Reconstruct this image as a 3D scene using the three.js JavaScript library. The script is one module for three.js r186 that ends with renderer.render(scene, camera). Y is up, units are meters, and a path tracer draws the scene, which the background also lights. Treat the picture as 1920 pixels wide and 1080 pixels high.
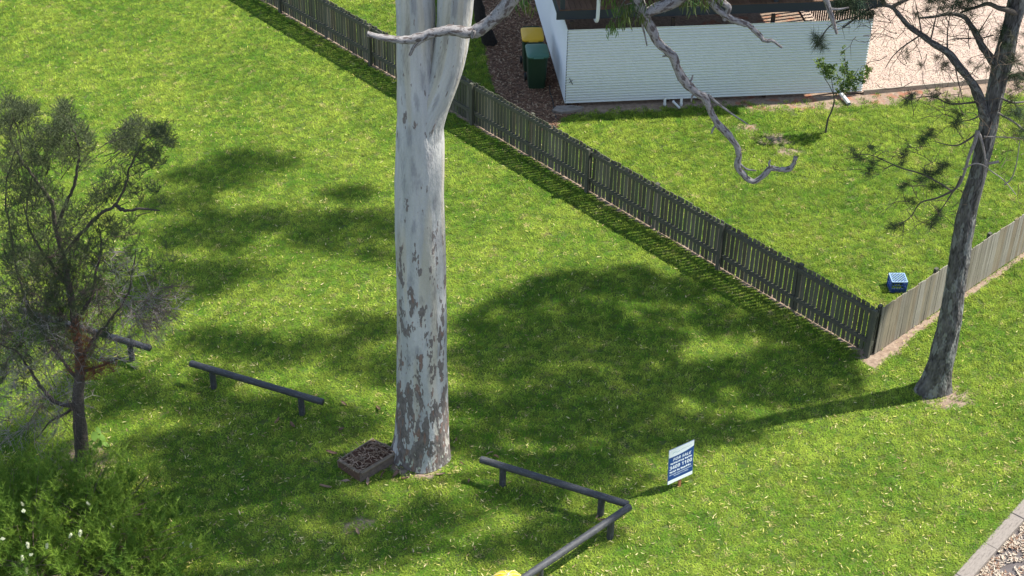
import * as THREE from 'three';
import { mergeGeometries } from 'three/addons/utils/BufferGeometryUtils.js';
import { RoundedBoxGeometry } from 'three/addons/geometries/RoundedBoxGeometry.js';
import { createNoise2D, createNoise3D } from 'simplex-noise';

// ------------------------------------------------------------------ camera, sky, sun, exposure
const CAM_H = 20, PITCH = 35.4 * Math.PI / 180, ROLL = 1.2 * Math.PI / 180, FPX = 3000;
const scene = new THREE.Scene();
const camera = new THREE.PerspectiveCamera(2 * Math.atan(540 / FPX) * 180 / Math.PI, 16 / 9, 0.1, 1200);
camera.rotation.order = 'YXZ';
camera.position.set(0, CAM_H, 0);
camera.rotation.set(-PITCH, 0, ROLL);
camera.updateMatrixWorld(true);

const renderer = new THREE.WebGLRenderer({ antialias: true });
renderer.setSize(1024, 576);
renderer.toneMapping = THREE.LinearToneMapping;
renderer.toneMappingExposure = 1.9;
renderer.shadowMap.enabled = true;

const SUN = new THREE.Vector3(0.562, 0.806, -0.185).normalize();
const sun = new THREE.DirectionalLight(new THREE.Color().setRGB(1, 0.955, 0.87), 4.9);
sun.position.copy(SUN).multiplyScalar(80).add(new THREE.Vector3(0, 0, -28));
sun.target.position.set(0, 0, -28);
sun.castShadow = true;
sun.shadow.mapSize.set(4096, 4096);
Object.assign(sun.shadow.camera, { left: -28, right: 28, top: 28, bottom: -28, near: 1, far: 160 });
sun.shadow.radius = 2;
scene.add(sun, sun.target);

function seeded(s) { return () => { s |= 0; s = s + 0x6D2B79F5 | 0; let t = Math.imul(s ^ s >>> 15, 1 | s); t = t + Math.imul(t ^ t >>> 7, 61 | t) ^ t; return ((t ^ t >>> 14) >>> 0) / 4294967296; }; }
const rng = seeded(20417);
const N2 = createNoise2D(seeded(11)), N2b = createNoise2D(seeded(12)), N3 = createNoise3D(seeded(13));
const fbm = (x, y, o = 4) => { let a = 0, s = 1, w = 0; for (let i = 0; i < o; i++) { a += s * N2(x, y); w += s; x = x * 2.03 + 7.1; y = y * 2.03 - 3.7; s *= 0.5; } return a / w; };
const clamp = (v, a = 0, b = 1) => Math.min(b, Math.max(a, v));
const sstep = (a, b, v) => { const t = clamp((v - a) / (b - a)); return t * t * (3 - 2 * t); };
const lerp = (a, b, t) => a + (b - a) * t;
const V = (x, y, z) => new THREE.Vector3(x, y, z);

{ // clear summer sky with thin high cloud
  const w = 512, h = 256, d = new Float32Array(w * h * 4), v = new THREE.Vector3();
  for (let j = 0; j < h; j++) for (let i = 0; i < w; i++) {
    const el = ((j + 0.5) / h - 0.5) * Math.PI, az = ((i + 0.5) / w) * Math.PI * 2;
    v.set(Math.cos(el) * Math.cos(az), Math.sin(el), Math.cos(el) * Math.sin(az));
    const up = Math.max(0, v.y), t = Math.pow(1 - up, 2.2);
    let r = lerp(0.20, 0.66, t), g = lerp(0.33, 0.73, t), b = lerp(0.60, 0.86, t);
    const n = 0.5 + 0.35 * N3(v.x * 2.2, v.y * 4.5, v.z * 2.2) + 0.2 * N3(v.x * 5, v.y * 10, v.z * 5) + 0.1 * N3(v.x * 11, v.y * 21, v.z * 11);
    const c = sstep(0.55, 0.95, n) * 0.75;
    r = lerp(r, 0.86, c); g = lerp(g, 0.88, c); b = lerp(b, 0.9, c);
    if (v.y < 0) { r = 0.16; g = 0.18; b = 0.12; }
    const k = (j * w + i) * 4; d[k] = r * 0.8; d[k + 1] = g * 0.8; d[k + 2] = b * 0.78; d[k + 3] = 1;
  }
  const sky = new THREE.DataTexture(d, w, h, THREE.RGBAFormat, THREE.FloatType);
  sky.mapping = THREE.EquirectangularReflectionMapping; sky.magFilter = sky.minFilter = THREE.LinearFilter; sky.needsUpdate = true;
  scene.background = sky; scene.environment = sky;
}

// ------------------------------------------------------------------ photo pixel -> place
function ray(px, py) { return V((px - 960) / FPX, -(py - 540) / FPX, -1).applyQuaternion(camera.quaternion); }
function G(px, py, h = 0) { const d = ray(px, py), t = (h - CAM_H) / d.y; return V(d.x * t, h, d.z * t); }
function PZ(px, py, z) { const d = ray(px, py), t = z / d.z; return V(d.x * t, CAM_H + d.y * t, z); }
function pxM(px, py, z) { return PZ(px + 0.5, py, z).distanceTo(PZ(px - 0.5, py, z)); }
const VIEW = camera.matrixWorldInverse.clone();
function toPx(p) { const q = p.clone().applyMatrix4(VIEW); return [960 - FPX * q.x / q.z, 540 + FPX * q.y / q.z]; }

// ------------------------------------------------------------------ naming helpers
const taken = new Map();
function numbered(n) { const k = taken.get(n) || 0; taken.set(n, k + 1); return k ? n + '_' + String(k).padStart(3, '0') : n; }
function tag(o, label, category, group, kind) { o.userData = { ...o.userData, label, category }; if (group) o.userData.group = group; if (kind) o.userData.kind = kind; return o; }
function thing(name, label, category, pos, group) { const o = new THREE.Group(); o.name = numbered(name); if (pos) o.position.copy(pos); tag(o, label, category, group); scene.add(o); return o; }
function mesh(name, geo, mat, parent = scene, kind) {
  const m = new THREE.Mesh(geo, mat); m.name = parent === scene ? numbered(name) : name; m.castShadow = m.receiveShadow = true;
  if (kind) m.userData.kind = kind;
  parent.add(m); return m;
}
function local(geo, parent) { return geo.translate(-parent.position.x, -parent.position.y, -parent.position.z); }   // world-built geometry under a thing at its base

// ------------------------------------------------------------------ textures and materials
function tex(w, h, f, srgb = true) {
  const d = new Uint8Array(w * h * 4), c = [0, 0, 0];
  for (let j = 0; j < h; j++) for (let i = 0; i < w; i++) { f(i / w, j / h, c); const k = (j * w + i) * 4; d[k] = c[0]; d[k + 1] = c[1]; d[k + 2] = c[2]; d[k + 3] = 255; }
  const t = new THREE.DataTexture(d, w, h); t.wrapS = t.wrapT = THREE.RepeatWrapping; t.magFilter = THREE.LinearFilter; t.minFilter = THREE.LinearMipmapLinearFilter; t.generateMipmaps = true;
  if (srgb) t.colorSpace = THREE.SRGBColorSpace; t.needsUpdate = true; return t;
}
const S = (l) => 255 * (l <= 0.0031308 ? 12.92 * l : 1.055 * Math.pow(Math.max(l, 0), 1 / 2.4) - 0.055);
const setL = (c, r, g, b) => { c[0] = clamp(S(r), 0, 255); c[1] = clamp(S(g), 0, 255); c[2] = clamp(S(b), 0, 255); };
const col = (r, g, b) => new THREE.Color().setRGB(r, g, b);
const std = (c, rough = 0.9, extra = {}) => new THREE.MeshStandardMaterial({ color: c, roughness: rough, metalness: 0, side: THREE.DoubleSide, ...extra });
const leafMat = (c, through = 0.35, rough = 0.75) => new THREE.MeshPhysicalMaterial({ color: c, roughness: rough, transmission: through, thickness: 0, side: THREE.DoubleSide, specularIntensity: 0.2 });
const periodic = (u, v, fx, fy, s) => N3(Math.cos(u * 6.2832) * fx / 6.2832, Math.sin(u * 6.2832) * fx / 6.2832, v * fy + s);

const woodGrain = tex(128, 512, (u, v, c) => {
  const g = 0.78 + 0.16 * N2(u * 34, v * 2.2) + 0.1 * N2(u * 70, v * 9) + 0.12 * N2(u * 5, v * 1.3 + 9);
  const k = clamp(g, 0.35, 1.1), st = sstep(0.45, 0.75, N2b(u * 3, v * 2.4)) * 0.25;
  setL(c, k * 0.95 - st * 0.3, k * (0.93) - st * 0.28, k * 0.88 - st * 0.25);
});
const twigBark = tex(128, 256, (u, v, c) => { const g = 0.7 + 0.2 * periodic(u, v, 9, 30, 0) + 0.2 * periodic(u, v, 18, 8, 5); setL(c, g, g * 0.97, g * 0.94); });

// ------------------------------------------------------------------ geometry builder
class GB {
  constructor() { this.p = []; this.n = []; this.t = []; this.i = []; }
  get nv() { return this.p.length / 3; }
  tube(pts, rad, sides = 6, wob = 0, cap = true) {
    const n = pts.length, T = [], base = this.nv;
    for (let k = 0; k < n; k++) T.push(pts[Math.min(n - 1, k + 1)].clone().sub(pts[Math.max(0, k - 1)]).normalize());
    let u = Math.abs(T[0].y) < 0.9 ? V(0, 1, 0) : V(1, 0, 0);
    u.sub(T[0].clone().multiplyScalar(u.dot(T[0]))).normalize();
    let len = 0;
    for (let k = 0; k < n; k++) {
      u.sub(T[k].clone().multiplyScalar(u.dot(T[k]))).normalize();
      const w = T[k].clone().cross(u); if (k) len += pts[k].distanceTo(pts[k - 1]);
      const r0 = typeof rad === 'function' ? rad(k / (n - 1)) : Array.isArray(rad) ? rad[k] : rad;
      for (let s = 0; s <= sides; s++) {
        const a = s / sides * Math.PI * 2, ca = Math.cos(a), sa = Math.sin(a);
        const r = r0 * (1 + (wob ? wob * N3(ca * 1.3 + pts[k].x * 2, sa * 1.3 + pts[k].y * 2, len * 3) : 0));
        const nx = u.x * ca + w.x * sa, ny = u.y * ca + w.y * sa, nz = u.z * ca + w.z * sa;
        this.p.push(pts[k].x + nx * r, pts[k].y + ny * r, pts[k].z + nz * r); this.n.push(nx, ny, nz); this.t.push(s / sides, len);
      }
    }
    const m = sides + 1;
    for (let k = 0; k < n - 1; k++) for (let s = 0; s < sides; s++) { const a = base + k * m + s, b = a + m; this.i.push(a, a + 1, b, a + 1, b + 1, b); }
    if (cap) for (const [k, sg] of [[0, -1], [n - 1, 1]]) {
      const c = this.nv, q = base + k * m; this.p.push(pts[k].x, pts[k].y, pts[k].z); this.n.push(T[k].x * sg, T[k].y * sg, T[k].z * sg); this.t.push(0.5, 0);
      for (let s = 0; s < sides; s++) { if (sg < 0) this.i.push(c, q + s + 1, q + s); else this.i.push(c, q + s, q + s + 1); }
    }
    return this;
  }
  tri(a, b, c, uv = [0, 0, 1, 0, 0.5, 1]) {
    const n = b.clone().sub(a).cross(c.clone().sub(a)).normalize(), k = this.nv;
    for (const q of [a, b, c]) { this.p.push(q.x, q.y, q.z); this.n.push(n.x, n.y, n.z); }
    this.t.push(...uv); this.i.push(k, k + 1, k + 2); return this;
  }
  quad(a, b, c, d) { this.tri(a, b, c, [0, 0, 1, 0, 1, 1]); return this.tri(a, c, d, [0, 0, 1, 1, 0, 1]); }
  leaf(o, dir, side, len, wid, curl = 0.2, segs = 2) {     // lance-shaped blade
    const nrm = dir.clone().cross(side).normalize(); let prev = null;
    for (let k = 0; k <= segs; k++) {
      const t = k / segs, w = wid * 0.5 * (k === segs ? 0.04 : Math.sin(Math.PI * (0.16 + 0.8 * t)));
      const c = o.clone().addScaledVector(dir, len * t).addScaledVector(nrm, -curl * len * t * t);
      const L = c.clone().addScaledVector(side, -w), R = c.clone().addScaledVector(side, w);
      if (prev) { this.tri(prev[0], prev[1], R); if (k < segs) this.tri(prev[0], R, L); else this.tri(prev[0], R, L); }
      prev = [L, R];
    }
    return this;
  }
  build() {
    const g = new THREE.BufferGeometry();
    g.setAttribute('position', new THREE.Float32BufferAttribute(this.p, 3)); g.setAttribute('normal', new THREE.Float32BufferAttribute(this.n, 3));
    g.setAttribute('uv', new THREE.Float32BufferAttribute(this.t, 2)); g.setIndex(this.i); return g;
  }
}
const R = (a = 1, b) => b === undefined ? rng() * a : a + rng() * (b - a);
const rdir = () => { const y = R(-1, 1), a = R(6.2832), s = Math.sqrt(1 - y * y); return V(s * Math.cos(a), y, s * Math.sin(a)); };
const perp = (d) => { const q = rdir(); q.sub(d.clone().multiplyScalar(q.dot(d))); return q.normalize(); };
function smooth(pts, n = 6) { return new THREE.CatmullRomCurve3(pts, false, 'centripetal').getPoints((pts.length - 1) * n); }
const spine = (list, z0) => list.map(([x, y, dz = 0]) => PZ(x, y, z0 + dz));
function limb(gb, list, z0, r0, r1, o = {}) {            // pixel path on the depth z0 -> tapered crooked branch
  const pts = smooth(spine(list, z0), o.n || 5);
  const k0 = o.knob || 0.08;
  if (o.jit) pts.forEach((p, k) => { if (k && k < pts.length - 1) p.add(rdir().multiplyScalar(o.jit)); });
  gb.tube(pts, (t) => lerp(r0, r1, Math.pow(t, o.pow || 1)) * (1 + k0 * N2(t * 14, r0 * 90 + list[0][0])), o.sides || 7, 0.12);
  return pts;
}
function instanced(name, geo, mat, list, parent = scene, kind = 'stuff') {      // list: {p, q, s, c}
  const m = new THREE.InstancedMesh(geo, mat, list.length), M = new THREE.Matrix4();
  const sc = new THREE.Vector3();
  list.forEach((e, k) => { if (typeof e.s === 'number') sc.setScalar(e.s); else sc.copy(e.s); m.setMatrixAt(k, M.compose(e.p, e.q, sc)); if (e.c) m.setColorAt(k, e.c); });
  m.name = parent === scene ? numbered(name) : name; m.castShadow = m.receiveShadow = true; m.userData.kind = kind; m.frustumCulled = false; parent.add(m); return m;
}
const yaw = (a) => new THREE.Quaternion().setFromAxisAngle(V(0, 1, 0), a);
const anyTurn = () => new THREE.Quaternion().setFromEuler(new THREE.Euler(R(-0.6, 0.6), R(6.2832), R(-0.6, 0.6)));

// ------------------------------------------------------------------ plan of the place (all on the ground)
const CORNER = G(1634, 668), FENCE_FAR = G(521, 17).sub(G(1634, 668)).normalize();   // long fence runs from the corner along FENCE_FAR
const FENCE_LEN = 24.2;
const FRONT_END = G(1920, 472), FRONT_DIR = FRONT_END.clone().sub(CORNER).normalize();
const HOUSE_A = 0.1264, HOUSE = G(1060, 201);
const hx = V(Math.cos(HOUSE_A), 0, -Math.sin(HOUSE_A)), hz = V(Math.sin(HOUSE_A), 0, Math.cos(HOUSE_A));
const hAt = (x, y, z) => HOUSE.clone().addScaledVector(hx, x).addScaledVector(hz, z).setY(y);
const WALL_W = 7.8;
const KERB_A = G(1920, 934), KERB_DIR = G(1792, 1076).sub(KERB_A).normalize(), KERB_OUT = V(-KERB_DIR.z, 0, KERB_DIR.x);
if (KERB_OUT.x < 0) KERB_OUT.negate();
const KERB_W = 0.26;
const GUM = V(G(792, 888).x, 0, -22.66), SHE = V(G(1748, 748).x, 0, -24.95), STRAG = G(150, 872);
const DRIVE = [hAt(WALL_W + 0.02, 0, -0.05), G(1920, 147), V(40, 0, -44), V(40, 0, -90), hAt(WALL_W - 0.3, 0, -50), hAt(WALL_W - 0.3, 0, -0.05)];
const MULCH = [[903, -70], [900, 20], [908, 80], [913, 120], [928, 172], [960, 208], [1018, 246], [1046, 240], [1054, 224], [1090, 206]].map(([a, b]) => G(a, b)).concat([hAt(0.3, 0, -9)]);
function inside(poly, x, z) { let r = false; for (let i = 0, j = poly.length - 1; i < poly.length; j = i++) { const a = poly[i], b = poly[j]; if ((a.z > z) !== (b.z > z) && x < (b.x - a.x) * (z - a.z) / (b.z - a.z) + a.x) r = !r; } return r; }
const alongPerp = (x, z, o, d) => { const ax = x - o.x, az = z - o.z; return [ax * d.x + az * d.z, ax * -d.z + az * d.x]; };   // distance along, signed distance across
const fenceSide = (x, z) => alongPerp(x, z, CORNER, FENCE_FAR);
// bare earth in the lawn, 0..1 : trodden and dug soil along the fence foot, round the trees and before the house
function soil(x, z) {
  const n = 0.5 + 0.5 * fbm(x * 1.1, z * 1.1, 3), m = clamp(0.5 + 0.75 * fbm(x * 3.3 + 9, z * 3.3, 4)); let s = 0;
  const [a, c] = fenceSide(x, z);
  if (a > -0.2 && a < FENCE_LEN) s = Math.max(s, 1 - sstep(0.02, 0.05 + 0.34 * n * m, Math.abs(c)));
  const [a2, c2] = alongPerp(x, z, CORNER, FRONT_DIR);
  if (a2 > -0.3 && a2 < 9) s = Math.max(s, 1 - sstep(0.04, 0.08 + (0.03 + 0.5 * Math.exp(-a2 * 1.2)) * (0.15 + n * m * 2), Math.abs(c2 - 0.08)));
  const t = Math.hypot((x - SHE.x - 0.28) * 0.85, z - SHE.z - 0.22); s = Math.max(s, (1 - sstep(0.2, 0.3 + 0.7 * m * (0.5 + n), t)) * 0.55);
  const g = Math.hypot(x - GUM.x + 0.1, z - GUM.z - 0.1); s = Math.max(s, (1 - sstep(0.5, 0.56 + 0.45 * m * n, g)) * 0.6);
  const l = Math.hypot(x - STRAG.x, z - STRAG.z); s = Math.max(s, 0.55 * (1 - sstep(0.3, 0.5 + 0.9 * m, l)));
  const lx = (x - HOUSE.x) * hx.x + (z - HOUSE.z) * hx.z, lz = (x - HOUSE.x) * hz.x + (z - HOUSE.z) * hz.z;
  if (lx > -0.3 && lx < 13) s = Math.max(s, (1 - sstep(0.1, 0.2 + (lx > 4.6 ? 1.05 : 0.5) * (0.35 + n * 0.9) * (lx > 8.6 ? 0.6 : 1), lz)) * (0.6 + 0.4 * m));
  for (const [px, py, r] of [[1450, 262, 0.5], [1400, 240, 0.35], [1478, 285, 0.35], [672, 985, 0.3]]) { const q = G(px, py), d = Math.hypot((x - q.x) * 0.7, z - q.z); s = Math.max(s, (1 - sstep(r * 0.3, r * (0.6 + m), d)) * 0.5); }
  return s;
}
const onLawn = (x, z) => {
  if ((x - KERB_A.x) * KERB_OUT.x + (z - KERB_A.z) * KERB_OUT.z > -0.01) return false;
  const lx = (x - HOUSE.x) * hx.x + (z - HOUSE.z) * hx.z, lz = (x - HOUSE.x) * hz.x + (z - HOUSE.z) * hz.z;
  if (lx > -0.15 && lx < WALL_W && lz < 0.03 && lz > -9) return false;
  return !inside(DRIVE, x, z) && !inside(MULCH, x, z);
};

// ------------------------------------------------------------------ ground sheets
const groundTex = tex(512, 512, (u, v, c) => { const a = periodic(u, Math.cos(v * 6.2832) * 0.7, 9, 3, 0) + 0.6 * N2(u * 40, v * 40) * Math.sin(u * 3.1416) * Math.sin(v * 3.1416); const k = 0.8 + 0.22 * a; setL(c, 0.075 * k, 0.12 * k, 0.028 * k); });
function sheet(name, poly, y, uvScale, mat) {
  const s = new THREE.Shape(poly.map((p) => new THREE.Vector2(p.x, -p.z))), g = new THREE.ShapeGeometry(s);
  const pos = g.attributes.position, uv = g.attributes.uv;
  for (let i = 0; i < pos.count; i++) uv.setXY(i, pos.getX(i) / uvScale, pos.getY(i) / uvScale);
  g.rotateX(-Math.PI / 2).translate(0, y, 0);
  const m = mesh(name, g, mat); m.userData.kind = 'structure'; return m;
}
const kA = KERB_A.clone().addScaledVector(KERB_DIR, -260), kB = KERB_A.clone().addScaledVector(KERB_DIR, 260);
const lawnTex = tex(2048, 1792, (u, v, c) => {
  const x = -16 + 32 * u, z = -17 - 28 * v, s = soil(x, z);
  const n = fbm(x * 0.8, z * 0.8, 3), f = N2(x * 26, z * 26), f2 = N2b(x * 9, z * 9);
  let r = 0.085 + 0.03 * n + 0.035 * f + 0.012 * f2, g = 0.11 + 0.03 * n + 0.035 * f, b = 0.022 + 0.01 * f;
  if (s > 0.02) {
    const lx = (x - HOUSE.x) * hx.x + (z - HOUSE.z) * hx.z, red = (lx > 4.4 && lx < 9.5 && z < -35.2) ? sstep(0.0, 0.6, fbm(x * 1.7, z * 1.7 + 40, 3)) * 0.8 : 0, pale = 0.5 + 0.5 * fbm(x * 5 + 3, z * 5, 3);
    const sr = lerp(lerp(0.22, 0.38, pale), 0.33, red), sg = lerp(lerp(0.145, 0.29, pale), 0.12, red), sb = lerp(lerp(0.10, 0.215, pale), 0.06, red), k = 0.86 + 0.24 * f + 0.14 * f2;
    const w = sstep(0.15, 0.6, s); r = lerp(r, sr * k, w); g = lerp(g, sg * k, w); b = lerp(b, sb * k, w);
  }
  setL(c, r, g, b);
});
{
  const far = 260;
  sheet('ground', [kA, kB, kB.clone().addScaledVector(KERB_OUT, -far * 2), kA.clone().addScaledVector(KERB_OUT, -far * 2)], -0.006, 6, std(col(1, 1, 1), 1, { map: groundTex }));
  const a0 = KERB_A.clone();
  const cut = [V(-16, 0, -17), V(-16, 0, -45), V(16, 0, -45)];                     // lawn sheet, cut along the kerb
  const at = (x) => { const t = (x - a0.x) / KERB_DIR.x; return a0.clone().addScaledVector(KERB_DIR, t); };
  const zAt = (z) => { const t = (z - a0.z) / KERB_DIR.z; return a0.clone().addScaledVector(KERB_DIR, t); };
  const poly = [...cut, at(16), zAt(-17)];
  const s = new THREE.Shape(poly.map((p) => new THREE.Vector2(p.x, -p.z))), g = new THREE.ShapeGeometry(s), pos = g.attributes.position, uv = g.attributes.uv;
  for (let i = 0; i < pos.count; i++) uv.setXY(i, (pos.getX(i) + 16) / 32, (pos.getY(i) - 17) / 28);
  g.rotateX(-Math.PI / 2);
  mesh('lawn', g, std(col(1, 1, 1), 1, { map: lawnTex })).userData.kind = 'structure';
}
const mulchTex = tex(512, 512, (u, v, c) => {
  const a = N2(u * 60, v * 60), b2 = N2b(u * 22, v * 26), d = N2(u * 6 + 4, v * 6), k = clamp(0.62 + 0.3 * a + 0.25 * b2 + 0.15 * d, 0.2, 1.5);
  setL(c, 0.20 * k, 0.112 * k, 0.068 * k);
});
sheet('mulch_bed', MULCH, 0.006, 2.5, std(col(1, 1, 1), 1, { map: mulchTex, bumpMap: mulchTex, bumpScale: 0.015 }));
const gravelTex = tex(1024, 1024, (u, v, c) => {
  const a = N2(u * 150, v * 150), b2 = N2b(u * 60, v * 60), d = fbm(u * 8, v * 8, 3), k = clamp(0.85 + 0.17 * a + 0.12 * b2 + 0.1 * d, 0.35, 1.25);
  setL(c, 0.50 * k, (0.385 + 0.02 * d) * k, (0.305 + 0.02 * a) * k);
});
sheet('gravel_driveway', DRIVE, 0.05, 3.2, std(col(1, 1, 1), 1, { map: gravelTex, bumpMap: gravelTex, bumpScale: 0.005 }));
const roadTex = tex(512, 512, (u, v, c) => { const k = 0.9 + 0.35 * N2(u * 140, v * 140) + 0.15 * N2b(u * 9, v * 9); setL(c, 0.115 * k, 0.098 * k, 0.095 * k); });
sheet('road', [kA.clone().addScaledVector(KERB_OUT, KERB_W - 0.02), kA.clone().addScaledVector(KERB_OUT, 200), kB.clone().addScaledVector(KERB_OUT, 200), kB.clone().addScaledVector(KERB_OUT, KERB_W - 0.02)], -0.11, 2, std(col(1, 1, 1), 0.95, { map: roadTex }));

// kerb of cast blocks
const concreteTex = tex(512, 512, (u, v, c) => { const k = 0.82 + 0.16 * fbm(u * 7, v * 7, 4) + 0.14 * N2(u * 90, v * 90), s = sstep(0.15, 0.6, fbm(u * 4 + 30, v * 4, 3)) * 0.25; setL(c, (0.29 - s * 0.3) * k, (0.25 - s * 0.26) * k, (0.215 - s * 0.23) * k); });
const concrete = std(col(1, 1, 1), 0.95, { map: concreteTex, bumpMap: concreteTex, bumpScale: 0.006 });
{
  const k = new THREE.Group(); k.name = numbered('kerb'); k.position.copy(KERB_A); k.userData = { label: 'pale concrete kerb between the lawn and the road', category: 'kerb', kind: 'structure' }; scene.add(k);
  const bg = new RoundedBoxGeometry(1.03, 0.2, KERB_W, 2, 0.02), ang = Math.atan2(-KERB_DIR.z, KERB_DIR.x);
  for (let i = -6; i < 12; i++) { const b = mesh('kerb_block', bg, concrete, k); b.position.copy(KERB_DIR).multiplyScalar(i * 1.036).addScaledVector(KERB_OUT, KERB_W / 2 + R(-0.006, 0.006)).setY(-0.088 + R(-0.004, 0.006)); b.rotation.y = ang + R(-0.008, 0.008); }
}
// timber edging of the driveway
const timberPale = std(col(0.46, 0.40, 0.33), 0.9, { map: woodGrain });
{
  const a = DRIVE[0].clone(), b = DRIVE[1].clone(), d = b.clone().sub(a).setY(0).normalize(), ang = Math.atan2(-d.z, d.x);
  const e = thing('timber_edging', 'weathered timber boards edging the pale gravel driveway', 'edging', a.clone().setY(0));
  const g = new THREE.BoxGeometry(2.36, 0.13, 0.045);
  for (let i = 0; i < 3; i++) { const m = mesh('board', g, timberPale, e); m.position.copy(d).multiplyScalar(1.25 + i * 2.38).setY(0.065); m.position.addScaledVector(V(-d.z, 0, d.x), 0.03 + R(0, 0.02)); m.rotation.y = ang + R(-0.01, 0.01); }
}

// ------------------------------------------------------------------ fences
const woods = [[0.11, 0.112, 0.08], [0.15, 0.148, 0.11], [0.085, 0.088, 0.062], [0.17, 0.165, 0.13], [0.13, 0.115, 0.08], [0.12, 0.135, 0.085]].map((c, i) => { const m = woodGrain.clone(); m.offset.set(i * 0.37, i * 0.21); m.repeat.set(0.5, 1); m.needsUpdate = true; return std(col(...c), 0.95, { map: m }); });
const silver = [[0.30, 0.275, 0.225], [0.36, 0.33, 0.275], [0.26, 0.235, 0.185], [0.33, 0.285, 0.21], [0.38, 0.355, 0.305], [0.29, 0.24, 0.17]].map((c, i) => { const m = woodGrain.clone(); m.offset.set(i * 0.29, i * 0.17); m.repeat.set(0.5, 1); m.needsUpdate = true; return std(col(...c), 0.95, { map: m }); });
const postWood = std(col(0.11, 0.112, 0.085), 0.95, { map: woodGrain });
const FENCE_H = 1.21;
function fence(name, label, origin, dir, len, pitch, pickW, palette, postSide, postGap) {
  const f = thing(name, label, 'fence', origin.clone().setY(0)), ang = Math.atan2(-dir.z, dir.x), across = V(-dir.z, 0, dir.x).multiplyScalar(postSide);
  const geos = [0, 1, 2, 3].map((k) => new THREE.BoxGeometry(pickW * (0.97 + k * 0.02), FENCE_H - 0.035 - k * 0.009, 0.017));
  const n = Math.floor(len / pitch);
  for (let i = 0; i < n; i++) {
    const k = Math.floor(R(4)), m = mesh('picket', geos[k], palette[Math.floor(R(palette.length))], f), s = (i + 0.5) * pitch;
    m.position.copy(dir).multiplyScalar(s + R(-0.004, 0.004)).setY(0.02 + geos[k].parameters.height / 2 + R(-0.008, 0.012));
    m.position.addScaledVector(across, R(-0.003, 0.003)); m.rotation.set(0, ang, R() < 0.1 ? R(-0.03, 0.03) : R(-0.011, 0.011), 'YXZ');
  }
  const railLen = postGap, rg = new THREE.BoxGeometry(railLen - 0.01, 0.1, 0.04), pg = new THREE.BoxGeometry(0.09, FENCE_H - 0.03, 0.07);
  for (let s = 0; s < len - 0.2; s += postGap) {
    const p = mesh('post', pg, postWood, f); p.position.copy(dir).multiplyScalar(s + (s ? 0 : 0.05)).addScaledVector(across, len > 12 && Math.round(s / postGap) % 2 ? -0.062 : 0.09).setY((FENCE_H - 0.03) / 2); p.rotation.y = ang + R(-0.02, 0.02);
    if (s + postGap < len + 0.5) for (const h of [0.34, FENCE_H - 0.15]) { const r = mesh('rail', rg, postWood, f); r.position.copy(dir).multiplyScalar(s + railLen / 2).addScaledVector(across, 0.033).setY(h + R(-0.008, 0.008)); r.rotation.y = ang; }
  }
  return f;
}
{
  const side = fenceSide(GUM.x, GUM.z)[1] > 0 ? 1 : -1;
  fence('picket_fence', 'long dark timber picket fence with open gaps crossing the lawn behind the big tree', CORNER, FENCE_FAR, FENCE_LEN, 0.1165, 0.092, woods, side, 2.085);
  const [, c] = alongPerp(FRONT_END.x + 2, FRONT_END.z + 2, CORNER, FRONT_DIR);
  fence('picket_fence', 'sunlit grey paling fence without gaps, turning off beside the leaning she-oak trunk', CORNER.clone().addScaledVector(FRONT_DIR, 0.09), FRONT_DIR, 8.6, 0.0945, 0.0915, silver, c > 0 ? -1 : 1, 2.0);
}

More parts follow.
